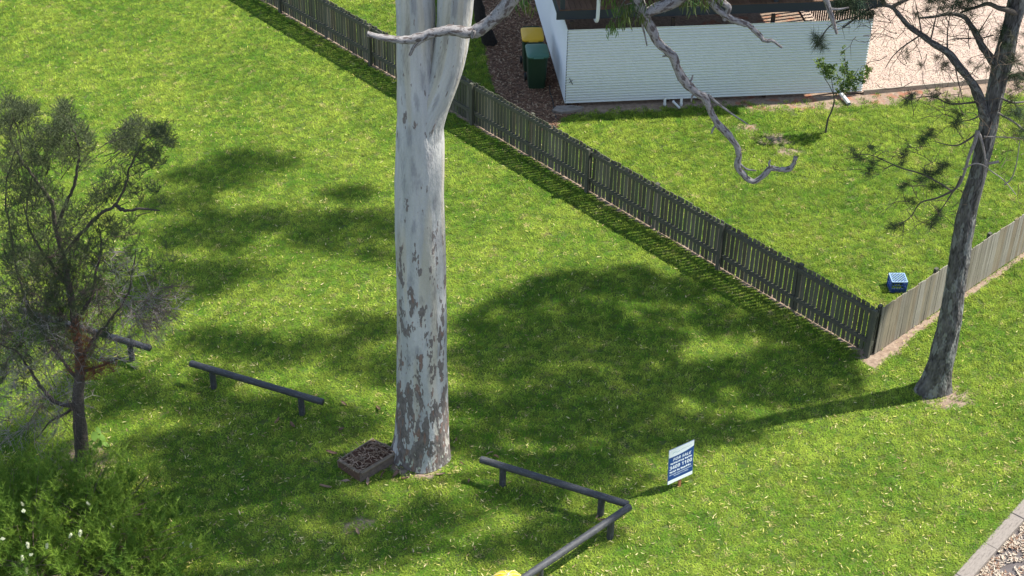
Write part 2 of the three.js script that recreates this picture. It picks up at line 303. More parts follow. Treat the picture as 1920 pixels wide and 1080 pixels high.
// ------------------------------------------------------------------ house
{
  const house = thing('house', 'raised house with pale corrugated metal skirting and a dark timber deck', 'house', HOUSE.clone().setY(0)); house.rotation.y = HOUSE_A;
  const white = std(col(0.67, 0.70, 0.695), 0.55, { metalness: 0.05 }), navy = std(col(0.026, 0.033, 0.046), 0.55), brown = std(col(0.115, 0.07, 0.045), 0.85, { map: woodGrain }), darkWood = std(col(0.06, 0.04, 0.028), 0.9, { map: woodGrain });
  const pvc = std(col(0.74, 0.75, 0.74), 0.4), roofMat = std(col(0.3, 0.31, 0.32), 0.5);
  const sheetGeo = (w, y0, y1) => {                                   // corrugations run level
    const rows = Math.round((y1 - y0) / 0.076) * 8, g = new THREE.PlaneGeometry(w, y1 - y0, 1, rows), p = g.attributes.position;
    for (let i = 0; i < p.count; i++) { const y = p.getY(i) + (y1 - y0) / 2; p.setZ(i, 0.014 * Math.sin(y / 0.076 * Math.PI * 2)); }
    g.computeVertexNormals(); g.translate(0, (y0 + y1) / 2, 0); return g;
  };
  const W = WALL_W / 3, sg = sheetGeo(W + 0.05, 0.11, 2.19), sl = sheetGeo(2.95, 0.11, 2.19);
  for (let i = 0; i < 3; i++) { const m = mesh('corrugated_sheet', sg, white, house); m.position.set(W * (i + 0.5), 0, i % 2 ? 0.004 : 0); }
  for (let i = 0; i < 3; i++) { const m = mesh('corrugated_sheet', sl, white, house); m.rotation.y = -Math.PI / 2; m.position.set(-0.012, 0, -0.025 - 1.475 - i * 2.92); m.position.x -= i % 2 ? 0.003 : 0; }
  const cap = mesh('corner_strip', new THREE.BoxGeometry(0.012, 2.07, 0.012), navy, house); cap.position.set(-0.012, 1.15, 0.004);
  const bx = (n, w, h, d, x, y, z, m) => { const o = mesh(n, new THREE.BoxGeometry(w, h, d), m, house); o.position.set(x, y, z); return o; };
  // stumps and framing behind the sheets
  for (let i = 0; i < 4; i++) bx('stump', 0.09, 2.36, 0.09, 0.1 + i * 2.57, 1.18, -0.12, darkWood);
  bx('frame_rail', WALL_W, 0.07, 0.045, WALL_W / 2, 2.1, -0.05, darkWood); bx('frame_rail', WALL_W, 0.07, 0.045, WALL_W / 2, 0.2, -0.05, darkWood);
  // deck
  bx('deck_beam', WALL_W + 0.45, 0.235, 0.05, WALL_W / 2 - 0.05, 2.47, -0.26, navy);
  bx('deck_beam', 0.05, 0.235, 8.6, -0.2, 2.47, -4.6, navy); bx('deck_beam', 0.05, 0.235, 8.6, WALL_W + 0.1, 2.47, -4.6, navy);
  for (let i = 0; i < 18; i++) bx('joist', 0.045, 0.14, 8.4, -0.1 + i * 0.478, 2.44, -4.5, darkWood);
  const bg = new THREE.BoxGeometry(0.135, 0.024, 2.7); const tones = [0, 1, 2].map((k) => { const m = woodGrain.clone(); m.offset.set(k * 0.3, k * 0.4); m.repeat.set(0.6, 3); m.needsUpdate = true; return std(col(0.15 + k * 0.03, 0.085 + k * 0.018, 0.05 + k * 0.012), 0.8, { map: m }); });
  for (let i = 0; i < 57; i++) { const m = mesh('deck_board', bg, tones[Math.floor(R(3))], house); m.position.set(-0.14 + i * 0.143, 2.6, -1.6); }
  bx('deck_floor', WALL_W + 0.3, 0.03, 5.8, WALL_W / 2, 2.597, -5.88, darkWood);
  bx('deck_kickboard', WALL_W + 0.2, 0.09, 0.03, WALL_W / 2, 2.72, -1.02, brown);
  for (let i = 0; i < 4; i++) bx('deck_post', 0.11, 2.6, 0.11, -0.12 + i * 2.72, 3.66, -0.33, navy);
  bx('deck_handrail', WALL_W + 0.2, 0.06, 0.09, WALL_W / 2, 3.55, -0.33, navy);
  bx('upper_wall', WALL_W + 0.2, 2.35, 0.12, WALL_W / 2, 3.79, -2.4, brown); bx('upper_wall', 0.12, 2.2, 6.2, -0.05, 3.71, -5.6, brown); bx('upper_wall', 0.12, 2.2, 6.2, WALL_W + 0.05, 3.71, -5.6, brown); bx('upper_wall', WALL_W + 0.2, 2.2, 0.12, WALL_W / 2, 3.71, -8.75, brown);
  { const r = bx('roof', WALL_W + 0.5, 0.07, 9.2, WALL_W / 2, 5.0, -4.5, roofMat); r.rotation.x = -0.02; }
  // downpipe
  { const x = 0.74; const gb = new GB(); gb.tube(smooth([V(x, 4.55, -0.1), V(x, 3.4, -0.1), V(x, 2.62, -0.1), V(x - 0.005, 2.42, -0.1), V(x - 0.015, 2.34, -0.13), V(x - 0.02, 2.31, -0.22), V(x - 0.02, 2.305, -0.4)], 6), 0.047, 12); mesh('downpipe', gb.build(), pvc, house); }
  // open battens on the driveway side
  const bt = new THREE.BoxGeometry(0.02, 2.25, 0.075); for (let i = 0; i < 46; i++) { const m = mesh('batten', bt, darkWood, house); m.position.set(WALL_W - 0.03, 1.2, -0.1 - i * 0.185); }
  // little bracket left on the sheet
  { const gb = new GB(); gb.tube([V(0.07, 0.84, 0.02), V(0.16, 0.66, 0.02)], 0.009, 5); gb.tube([V(0.07, 0.72, 0.022), V(0.15, 0.78, 0.022)], 0.008, 5); mesh('bracket', gb.build(), navy, house); }
}
// loose pipes, slab and hose by the house
{
  const pvc = std(col(0.72, 0.72, 0.7), 0.45);
  const pipe = (label, a, b, r) => { const o = thing('drain_pipe', label, 'pipe', a.clone().setY(0)); const gb = new GB(); const d = b.clone().sub(a); gb.tube([a, b], r, 12, 0, false); gb.tube([a.clone().addScaledVector(d, 0.001), b.clone().addScaledVector(d, -0.001)], r * 0.85, 12, 0, false); mesh('pipe_wall', local(gb.build(), o), pvc, o); const c = new GB(); c.tube([a.clone().addScaledVector(d, 0.0), a.clone().addScaledVector(d, 0.14)], r * 1.18, 12); mesh('collar', local(c.build(), o), pvc, o); };
  pipe('white plastic drain pipe running out from the driveway corner by the sapling', G(1574, 172, 0.12), G(1592, 195, 0.05), 0.055);
  pipe('short pale pipe poking out from under the pale corrugated wall', G(1262, 190, 0.1), G(1275, 203, 0.035), 0.03);
  for (const x of [1246, 1277]) { const o = thing('pipe_stub', x < 1260 ? 'short white pipe stub under the corrugated wall, beside the sloping pale pipe' : 'white pipe stub with rounded end hanging under the corrugated wall', 'pipe', G(x, 198)); const gb = new GB(); gb.tube([V(0, 0, 0), V(0, 0.1, 0), V(0, 0.2, -0.04)], 0.035, 10); mesh('pipe_wall', gb.build(), pvc, o); mesh('collar', new THREE.CylinderGeometry(0.043, 0.043, 0.04, 12).translate(0, 0.05, 0), pvc, o); }
  const slab = thing('broken_slab', 'broken concrete slab piece at the foot of the house corner', 'slab', G(1066, 208));
  const sh = new THREE.Shape([[-0.42, -0.1], [-0.2, -0.2], [0.05, -0.13], [0.3, -0.02], [0.38, 0.1], [0.1, 0.17], [-0.3, 0.12]].map((p) => new THREE.Vector2(...p)));
  mesh('concrete', new THREE.ExtrudeGeometry(sh, { depth: 0.07, bevelSize: 0.01, bevelThickness: 0.01, bevelSegments: 1 }).rotateX(-Math.PI / 2), concrete, slab);
  const hose = thing('garden_hose', 'thin black hose lying on the mulch by the corrugated corner', 'hose', G(1035, 185)); const gb = new GB(); gb.tube(smooth([G(1031, 160, 0.02), G(1031, 172, 0.02), G(1036, 188, 0.02), G(1040, 208, 0.02), G(1043, 222, 0.015)]), 0.016, 7); mesh('tubing', local(gb.build(), hose), std(col(0.02, 0.02, 0.02), 0.6), hose);
}

// ------------------------------------------------------------------ wheelie bins
function bin(label, pos, turn, lidCol) {
  const o = thing('wheelie_bin', label, 'bin', pos); o.rotation.y = turn;
  const body = std(col(0.016, 0.045, 0.022), 0.5), lid = std(lidCol, 0.45);
  const loft = (secs, close) => {                                      // rounded-rectangle sections [y, w, d, zoff]
    const gb = new GB(), m = 24, base = [];
    secs.forEach(([y, w, d, zo]) => { base.push(gb.nv); for (let s = 0; s <= m; s++) { const a = s / m * 6.28319, cx = Math.cos(a), cz = Math.sin(a), e = 0.28; gb.p.push(Math.sign(cx) * Math.pow(Math.abs(cx), e) * w / 2, y, Math.sign(cz) * Math.pow(Math.abs(cz), e) * d / 2 + zo); gb.n.push(cx, 0, cz); gb.t.push(s / m, y); } });
    for (let k = 0; k < secs.length - 1; k++) for (let s = 0; s < m; s++) { const a = base[k] + s, b = base[k + 1] + s; gb.i.push(a, b, a + 1, a + 1, b, b + 1); }
    if (close) { const q = secs[secs.length - 1], c = gb.nv; gb.p.push(0, q[0], q[3]); gb.n.push(0, 1, 0); gb.t.push(0, 0); for (let s = 0; s < m; s++) gb.i.push(c, base[secs.length - 1] + s + 1, base[secs.length - 1] + s); }
    const g = gb.build(); g.computeVertexNormals(); return g;
  };
  mesh('body', loft([[0.02, 0.44, 0.5, 0.02], [0.5, 0.49, 0.58, 0.015], [0.92, 0.535, 0.66, 0], [0.93, 0.565, 0.69, 0], [0.975, 0.57, 0.7, 0]], true), body, o);
  const l = mesh('lid', loft([[0.965, 0.585, 0.725, 0.01], [0.99, 0.59, 0.735, 0.01], [1.01, 0.585, 0.73, 0.01], [1.035, 0.5, 0.62, 0], [1.05, 0.3, 0.35, -0.02], [1.052, 0.02, 0.02, -0.03]], true), lid, o); l.rotation.x = 0.03;
  mesh('lip', new RoundedBoxGeometry(0.26, 0.03, 0.05, 2, 0.012).translate(0, 0.985, 0.39), lid, l);
  const gb = new GB(); gb.tube([V(-0.22, 1.0, -0.4), V(0.22, 1.0, -0.4)], 0.018, 8); gb.tube([V(-0.2, 1.0, -0.4), V(-0.2, 0.95, -0.33)], 0.016, 6); gb.tube([V(0.2, 1.0, -0.4), V(0.2, 0.95, -0.33)], 0.016, 6); mesh('handle', gb.build(), body, o);
  const tyre = std(col(0.02, 0.02, 0.02), 0.8); for (const s of [-1, 1]) { const w = mesh('wheel', new THREE.CylinderGeometry(0.1, 0.1, 0.05, 20).rotateZ(Math.PI / 2).translate(s * 0.26, 0.1, -0.27), tyre, o); mesh('hub', new THREE.CylinderGeometry(0.05, 0.05, 0.056, 12).rotateZ(Math.PI / 2).translate(s * 0.26, 0.1, -0.27), body, w); }
}
bin('dark green wheelie bin with a green lid beside the corrugated wall', G(1007, 93, 1.02).setY(0.006), 0.1, col(0.05, 0.14, 0.095));
bin('wheelie bin with a yellow lid standing behind the green-lidded one', G(998, 62, 1.02).setY(0.006), 0.08, col(0.62, 0.37, 0.012));

// ------------------------------------------------------------------ log rails
{
  const plastic = tex(128, 256, (u, v, c) => { const w = sstep(0.35, 0.7, periodic(u, v, 7, 5, 3) + 0.3 * periodic(u, v, 30, 40, 6)); const k = 0.62 + 0.14 * periodic(u, v, 8, 40, 1) + 0.14 * periodic(u, v, 16, 6, 8) + 0.32 * w; setL(c, k, k * 0.98, k * 0.95); });
  const m = std(col(0.078, 0.083, 0.092), 0.65, { map: plastic, bumpMap: plastic, bumpScale: 0.004 });
  const RH = 0.47, RR = 0.067;
  const rail = (label, p0, p1, posts, over = 0) => {
    const a = G(p0[0], p0[1], RH), b = G(p1[0], p1[1], RH), d = b.clone().sub(a); b.addScaledVector(d, over);
    const full = b.clone().sub(a), o = thing('log_rail', label, 'rail', a.clone().setY(0).addScaledVector(d, posts[0]), 'low log rails on the lawn');
    const n = 14, pts = []; for (let i = 0; i <= n; i++) pts.push(a.clone().addScaledVector(full, i / n));
    const gb = new GB(); const rr = pts.map((_, i) => (i === 0 || i === n) ? RR * 0.86 : RR); pts.splice(1, 0, a.clone().addScaledVector(full, 0.005)); rr.splice(1, 0, RR); pts.splice(n + 1, 0, a.clone().addScaledVector(full, 0.995)); rr.splice(n + 1, 0, RR);
    gb.tube(pts, rr, 16, 0.03); mesh('log', local(gb.build(), o), m, o);
    for (const t of posts) { const q = a.clone().addScaledVector(d, t), g2 = new GB(); g2.tube([q.clone().setY(0), q.clone().setY(0.2), q.clone().setY(RH - 0.04)], 0.062, 14, 0.03); mesh('post', local(g2.build(), o), m, o); }
  };
  rail('dark log rail partly hidden behind the straggly bare-twigged tree', [282, 653], [36, 581], [0.155, 0.83]);
  rail('dark log rail standing alone between the straggly tree and the big trunk', [357, 681], [606, 754], [0.165, 0.835]);
  rail('dark log rail starting beside the big trunk and ending at the corner', [901, 861], [1178, 946], [0.155, 0.825]);
  rail('grey-topped log rail running from the corner past the yellow umbrella', [1181, 950], [985, 1082], [0.185, 0.865], 0.3);
}

// ------------------------------------------------------------------ for sale sign
{
  const cv = document.createElement('canvas'); cv.width = 512; cv.height = 768; const c = cv.getContext('2d');
  c.fillStyle = '#1c4588'; c.fillRect(0, 0, 512, 768);
  c.fillStyle = '#e9eef0'; c.beginPath(); c.moveTo(0, 0); c.lineTo(512, 0); c.lineTo(512, 118); c.quadraticCurveTo(300, 190, 0, 168); c.closePath(); c.fill();
  c.strokeStyle = '#8fb4c4'; c.lineWidth = 9; c.beginPath(); c.moveTo(75, 105); c.quadraticCurveTo(105, 60, 150, 92); c.quadraticCurveTo(185, 120, 225, 88); c.stroke();
  c.fillStyle = '#c3ccd4'; for (let i = 0; i < 9; i++) c.fillRect(240 + i * 25, 70 - (i % 3) * 4, 15, 24);
  c.fillStyle = '#f2f6f8'; c.textAlign = 'center'; c.font = 'italic bold 84px sans-serif'; c.fillText('FOR SALE', 268, 272, 400);
  const tr = seeded(5);
  const bar = (x0, x1, y, h) => { let x = x0; while (x < x1) { const w = h * (0.35 + tr() * 0.5); c.fillRect(x, y + (tr() < 0.3 ? h * 0.2 : 0), Math.min(w, x1 - x), h); x += w + h * (tr() < 0.16 ? 0.6 : 0.22); } };
  bar(40, 480, 305, 34);
  c.font = 'bold 112px sans-serif'; c.fillText('3409 1100', 256, 456, 470);
  bar(30, 470, 492, 36); c.globalAlpha = 0.8; bar(25, 490, 560, 22); bar(120, 420, 606, 22); c.globalAlpha = 1;
  c.fillRect(0, 690, 512, 78);
  const t = new THREE.CanvasTexture(cv); t.colorSpace = THREE.SRGBColorSpace; t.anisotropy = 8;
  const bl = G(1251.5, 909, 0.2), br = G(1297.5, 888, 0.2), wv = br.clone().sub(bl), w = wv.length(); const xAx = wv.clone().normalize();
  const tl = PZ(1264, 842, bl.z - 0.1), up0 = tl.clone().sub(bl), h = up0.length(); const zAx = xAx.clone().cross(up0).normalize(), yAx = zAx.clone().cross(xAx);
  const mid = bl.clone().addScaledVector(wv, 0.5);
  const o = thing('for_sale_sign', 'navy and white board reading FOR SALE on a short wooden stake in the lawn', 'sign', mid.clone().setY(0));
  const M = new THREE.Matrix4().makeBasis(xAx, yAx, zAx);
  const face = new THREE.PlaneGeometry(w, h).translate(0, h / 2, 0.0065).applyMatrix4(M).translate(0, 0.2, 0);
  const back = new RoundedBoxGeometry(w + 0.012, h + 0.012, 0.009, 1, 0.003).translate(0, h / 2, 0).applyMatrix4(M).translate(0, 0.2, 0);
  mesh('printed_face', face, std(col(1, 1, 1), 0.45, { map: t }), o); mesh('board', back, std(col(0.2, 0.26, 0.36), 0.5), o);
  const st = new THREE.BoxGeometry(0.055, h * 0.8 + 0.24, 0.03).translate(0.015, (h * 0.8 - 0.24) / 2 + 0.02, -0.022).applyMatrix4(M).translate(0, 0.2, 0); mesh('stake', st, std(col(0.42, 0.17, 0.07), 0.9, { map: woodGrain }), o);
}

// ------------------------------------------------------------------ milk crate
{
  const tops = [[1667.5, 512.4], [1695.4, 512.4], [1701.6, 528.9], [1672.7, 528.2]].map(([a, b]) => G(a, b, 0.285)), ctr = tops.reduce((s, p) => s.add(p.clone().multiplyScalar(0.25)), V(0, 0, 0)), xd = tops[1].clone().sub(tops[0]).normalize();
  const o = thing('milk_crate', 'upturned pale-topped blue plastic milk crate on the grass by the fence', 'crate', ctr.clone().setY(0)); o.rotation.y = Math.atan2(-xd.z, xd.x);
  const blue = std(col(0.05, 0.11, 0.42), 0.5), fade = std(col(0.30, 0.44, 0.62), 0.6), H = 0.285, A = 0.33;
  const gt = new GB(), bar = (g, a, b, r) => g.tube([a, b], r, 5);
  for (let i = -4; i <= 4; i++) { const s = i * 0.066; const lo = Math.max(-A / 2, s - A / 2), hi = Math.min(A / 2, s + A / 2); bar(gt, V(lo, H, lo - s), V(hi, H, hi - s), 0.0075); bar(gt, V(lo, H - 0.006, -(lo - s)), V(hi, H - 0.006, -(hi - s)), 0.0075); }
  mesh('base_lattice', gt.build(), fade, o);
  const rim = (g, y, r) => { const q = A / 2; bar(g, V(-q, y, -q), V(q, y, -q), r); bar(g, V(q, y, -q), V(q, y, q), r); bar(g, V(q, y, q), V(-q, y, q), r); bar(g, V(-q, y, q), V(-q, y, -q), r); };
  const gr = new GB(); rim(gr, H - 0.004, 0.013); mesh('base_edge', gr.build(), fade, o);
  const g2 = new GB(); rim(g2, 0.012, 0.014); rim(g2, 0.1, 0.009); mesh('rim', g2.build(), blue, o);
  for (let s = 0; s < 4; s++) { const g = new GB(), q = A / 2; for (let i = 0; i <= 6; i++) { const x = -q + A * i / 6; bar(g, V(x, 0.012, q), V(x, H, q), i % 6 ? 0.008 : 0.013); } bar(g, V(-q, 0.19, q), V(q, 0.19, q), 0.009); g.quad(V(-q, 0.02, q - 0.004), V(q, 0.02, q - 0.004), V(q, 0.1, q - 0.004), V(-q, 0.1, q - 0.004)); const m = mesh('side_panel', g.build(), blue, o); m.rotation.y = s * Math.PI / 2; }
}

// ------------------------------------------------------------------ old timber box against the trunk
{
  const HB = 0.2, c = [[634, 861], [676, 889], [748, 846], [700, 823]].map(([a, b]) => G(a, b, HB)), ctr = c.reduce((s, p) => s.add(p.clone().multiplyScalar(0.25)), V(0, 0, 0));
  const o = thing('planter_box', 'rotting timber planter box full of bark litter against the big trunk', 'planter', ctr.clone().setY(0));
  const L = (p) => p.clone().sub(o.position);
  const old = std(col(0.19, 0.145, 0.12), 0.95, { map: woodGrain }), grey = std(col(0.26, 0.20, 0.14), 0.95, { map: woodGrain }), red = std(col(0.17, 0.10, 0.07), 0.95, { map: woodGrain });
  for (let i = 0; i < 4; i++) {
    const a = L(c[i]), b = L(c[(i + 1) % 4]), d = b.clone().sub(a), w = d.length(), m = mesh('side_board', new THREE.BoxGeometry(w + (i % 2 ? 0.03 : -0.032), HB - i * 0.008, 0.032), [red, old, grey, grey][i], o);
    m.position.copy(a).add(b).multiplyScalar(0.5).setY(HB / 2); m.rotation.set(R(-0.14, 0.14), Math.atan2(-d.z, d.x) + R(-0.03, 0.03), R(-0.06, 0.06), 'YXZ');
  }
  const cap1 = L(c[1]), cap2 = L(c[2]), dd = cap2.clone().sub(cap1), cp = mesh('capping', new THREE.BoxGeometry(dd.length() * 0.97, 0.02, 0.07), grey, o); cp.position.copy(cap1).add(cap2).multiplyScalar(0.5).setY(HB + 0.012); cp.rotation.y = Math.atan2(-dd.z, dd.x);
  const e1 = L(c[0]), e2 = L(c[1]), de = e2.clone().sub(e1), ce = mesh('capping', new THREE.BoxGeometry(de.length() * 0.9, 0.02, 0.06), grey, o); ce.position.copy(e1).add(e2).multiplyScalar(0.5).setY(HB + 0.008); ce.rotation.y = Math.atan2(-de.z, de.x) + 0.03;
  // fill
  const g = new THREE.PlaneGeometry(1, 1, 14, 10), p = g.attributes.position;
  for (let i = 0; i < p.count; i++) { const u = clamp(p.getX(i) + 0.5, 0.02, 0.98), v = clamp(p.getY(i) + 0.5, 0.02, 0.98), q = L(c[0]).lerp(L(c[1]), v).lerp(L(c[3]).lerp(L(c[2]), v), u); p.setXYZ(i, q.x, HB * 0.8 + 0.04 * N2(q.x * 7, q.z * 7) + 0.05 * (1 - Math.abs(2 * u - 1)) - 0.02, q.z); }
  g.computeVertexNormals(); mesh('soil_fill', g, std(col(0.75, 0.62, 0.55), 1, { map: mulchTex }), o);
  const tw = new GB(); for (let k = 0; k < 46; k++) { const q = L(c[0]).lerp(L(c[1]), R(0.08, 0.92)).lerp(L(c[3]).lerp(L(c[2]), R(0.08, 0.92)), R(0.1, 0.9)); const d = V(R(-1, 1), R(-0.1, 0.25), R(-1, 1)).normalize(); q.y = HB * R(0.85, 1.15); tw.tube([q, q.clone().addScaledVector(d, R(0.05, 0.2)), q.clone().addScaledVector(d, R(0.2, 0.34)).add(V(0, R(-0.02, 0.03), 0))], [0.008, 0.006, 0.003], 4); }
  mesh('twigs', tw.build(), std(col(0.25, 0.17, 0.11), 0.95), o, 'stuff');
  const lv = new GB(); for (let k = 0; k < 150; k++) { const q = L(c[0]).lerp(L(c[1]), R(0.06, 0.94)).lerp(L(c[3]).lerp(L(c[2]), R(-0.05, 1.05)), R(-0.02, 1.02)); q.y = HB * R(0.98, 1.2); const d = V(R(-1, 1), R(-0.2, 0.2), R(-1, 1)).normalize(); lv.leaf(q, d, perp(d), R(0.06, 0.12), R(0.015, 0.028), 0.3); }
  mesh('leaf_litter', lv.build(), std(col(0.36, 0.25, 0.17), 0.9), o, 'stuff');
}

// ------------------------------------------------------------------ yellow umbrella at the rail end
{
  const tip = G(966, 1064, 0.42), o = thing('umbrella', 'bright yellow umbrella canopy resting on the lawn beside the grey-topped rail', 'umbrella', tip.clone().setY(0).add(V(-0.12, 0, 0.18)));
  const yel = new THREE.MeshPhysicalMaterial({ color: col(0.8, 0.6, 0.004), roughness: 0.8, side: THREE.DoubleSide, transmission: 0.2, thickness: 0 }), rod = std(col(0.75, 0.75, 0.68), 0.4);
  const H = 0.42, RR = 0.5, at = (a, t) => V(Math.sin(a) * RR * t, H - 0.36 * Math.pow(t, 1.9) - 0.03, Math.cos(a) * RR * t), lean = new THREE.Matrix4().makeRotationX(-0.12);
  for (let k = 0; k < 8; k++) {
    const a0 = k * Math.PI / 4 + 0.4, gb = new GB(); let prev;
    for (let j = 0; j <= 5; j++) { const row = [0, 1, 2, 3].map((s) => { const q = at(a0 + s / 3 * Math.PI / 4, j / 5 + 0.001); q.y -= 0.05 * Math.sin(s / 3 * Math.PI) * j / 5; return q.applyMatrix4(lean); }); if (prev) for (let s = 0; s < 3; s++) gb.quad(prev[s], prev[s + 1], row[s + 1], row[s]); prev = row; }
    mesh('canopy_panel', gb.build(), yel, o);
    const r = new GB(); r.tube([0.02, 0.3, 0.6, 0.85, 1.04].map((t) => at(a0, t).applyMatrix4(lean).add(V(0, 0.003, 0))), 0.0035, 6); mesh('rib', r.build(), rod, o);
  }
  mesh('tip', new THREE.ConeGeometry(0.014, 0.06, 8).translate(0, H, 0).applyMatrix4(lean), rod, o);
}

// ------------------------------------------------------------------ tall pale gum
const gumBark = tex(1024, 2048, (u, v, c) => {
  const h = v * 14, a = u * 6.2832, X = Math.cos(a) * 1.0, Z = Math.sin(a) * 1.0;              // u 0.25 faces the camera
  const n1 = N3(X * 1.7, h * 1.1, Z * 1.7), n2 = N3(X * 4.2, h * 3.0, Z * 4.2 + 20), n3 = N3(X * 10, h * 7.5, Z * 10 + 50), n4 = N3(X * 26, h * 24, Z * 26);
  const p = 0.48 * n1 + 0.40 * n2 + 0.26 * n3 + 0.1 * n4;
  const th = h < 1.3 ? lerp(-0.36, -0.22, h / 1.3) : h < 3.6 ? lerp(-0.22, 0.16, (h - 1.3) / 2.3) : h < 5.6 ? lerp(0.16, 0.42, (h - 3.6) / 2) : h < 8 ? lerp(0.42, 0.54, (h - 5.6) / 2.4) : 0.58;
  const dark = sstep(-0.025, 0.035, p - th - 0.1 - 0.14 * N3(X * 0.9, h * 0.35, Z * 0.9 + 44));
  const st = 0.5 + 0.5 * N3(X * 5, h * 1.6, Z * 5 + 7), bl = 0.5 + 0.5 * N3(X * 2, h * 0.45, Z * 2 + 70), fine = n4 * 0.03;
  const warm = sstep(0.1, 0.6, N3(X * 1.6, h * 0.3, Z * 1.6 + 90));
  let r = 0.44 + 0.06 * (st - 0.5) + 0.13 * (bl - 0.5) + fine + warm * 0.03, g = 0.44 + 0.06 * (st - 0.5) + 0.12 * (bl - 0.5) + fine, b = 0.43 + 0.05 * (st - 0.5) + 0.12 * (bl - 0.5) + fine - warm * 0.05;
  const gs = sstep(0.1, 0.9, N3(X * 1.8, h * 1.3, Z * 1.8 + 31) + 0.25 * n3) * 0.3; r *= 1 - gs; g *= 1 - gs; b *= 1 - gs * 0.9;
  const d = 0.135 + 0.04 * n2 + 0.035 * n3 + 0.02 * n4, rs = sstep(0.35, 0.6, N3(X * 4, h * 2, Z * 4 + 61)) * 0.05;
  r = lerp(r, d * 1.08 + rs, dark); g = lerp(g, d * 0.93, dark); b = lerp(b, d * 0.87 - rs * 0.3, dark);
  const li = sstep(0.1, 0.4, n3 + 0.3 * n4) * (1 - sstep(0.2, 0.4, h)) * sstep(0.1, 0.4, N3(X * 2.2, h * 2, Z * 2.2 + 12)); r = lerp(r, 0.42, li); g = lerp(g, 0.46, li); b = lerp(b, 0.38, li);
  setL(c, r, g, b);
});
const gumRelief = tex(512, 1024, (u, v, c) => { const h = v * 14, a = u * 6.2832, X = Math.cos(a), Z = Math.sin(a); const q = clamp(0.5 + 0.25 * N3(X * 4.2, h * 3, Z * 4.2 + 20) + 0.2 * N3(X * 10, h * 7.5, Z * 10 + 50) + 0.15 * N3(X * 26, h * 24, Z * 26)) * 255; c[0] = c[1] = c[2] = q; }, false);
const gumMat = std(col(1, 1, 1), 0.85, { map: gumBark, bumpMap: gumRelief, bumpScale: 0.012 });
const deadMap = tex(128, 512, (u, v, c) => { const n = periodic(u, v, 9, 10, 0) * 0.5 + periodic(u, v, 26, 34, 4) * 0.5, d = sstep(-0.1, 0.6, periodic(u, v, 6, 5, 9) + 0.45 * periodic(u, v, 18, 16, 2)); const k = 0.27 + 0.1 * n; setL(c, lerp(k, 0.10, d), lerp(k * 0.93, 0.08, d), lerp(k * 0.89, 0.072, d)); });
const deadWood = std(col(1, 1, 1), 0.9, { map: deadMap, bumpMap: deadMap, bumpScale: 0.008 });
const gum = thing('gum_tree', 'tall pale gum tree with mottled smooth bark and forked trunk', 'tree', GUM);
function stem(rows, z0, cols, dzOf, flare) {            // rows of [py, left px, right px]; a round stem through those edges
  const gb = new GB(); const cs = rows.map(([y, l, r]) => ({ c: PZ((l + r) / 2, y, z0 + (dzOf ? dzOf(y) : 0)), r: (r - l) / 2 * pxM((l + r) / 2, y, z0) }));
  const curve = new THREE.CatmullRomCurve3(cs.map((e) => e.c), false, 'centripetal'), n = (rows.length - 1) * 8;
  for (let k = 0; k <= n; k++) {
    const t = k / n, p = curve.getPoint(t), f = t * (rows.length - 1), i = Math.min(rows.length - 2, Math.floor(f)), w = f - i, r0 = lerp(cs[i].r, cs[i + 1].r, w * w * (3 - 2 * w));
    for (let s = 0; s <= cols; s++) {
      const a = s / cols * 6.28319, ca = Math.cos(a), sa = Math.sin(a); let r = r0 * (1 + 0.03 * N3(ca * 1.4, p.y * 0.55, sa * 1.4) + 0.006 * N3(ca * 4, p.y * 1.6, sa * 4));
      if (flare) r += flare(a, p.y) * r0;
      gb.p.push(p.x + ca * r, p.y, p.z + sa * r); gb.n.push(ca, 0, sa); gb.t.push(s / cols, p.y / 14);
    }
  }
  const m = cols + 1; for (let k = 0; k < n; k++) for (let s = 0; s < cols; s++) { const a = k * m + s; gb.i.push(a, a + m, a + 1, a + 1, a + m, a + m + 1); }
  const g = gb.build(); g.computeVertexNormals(); return g;
}
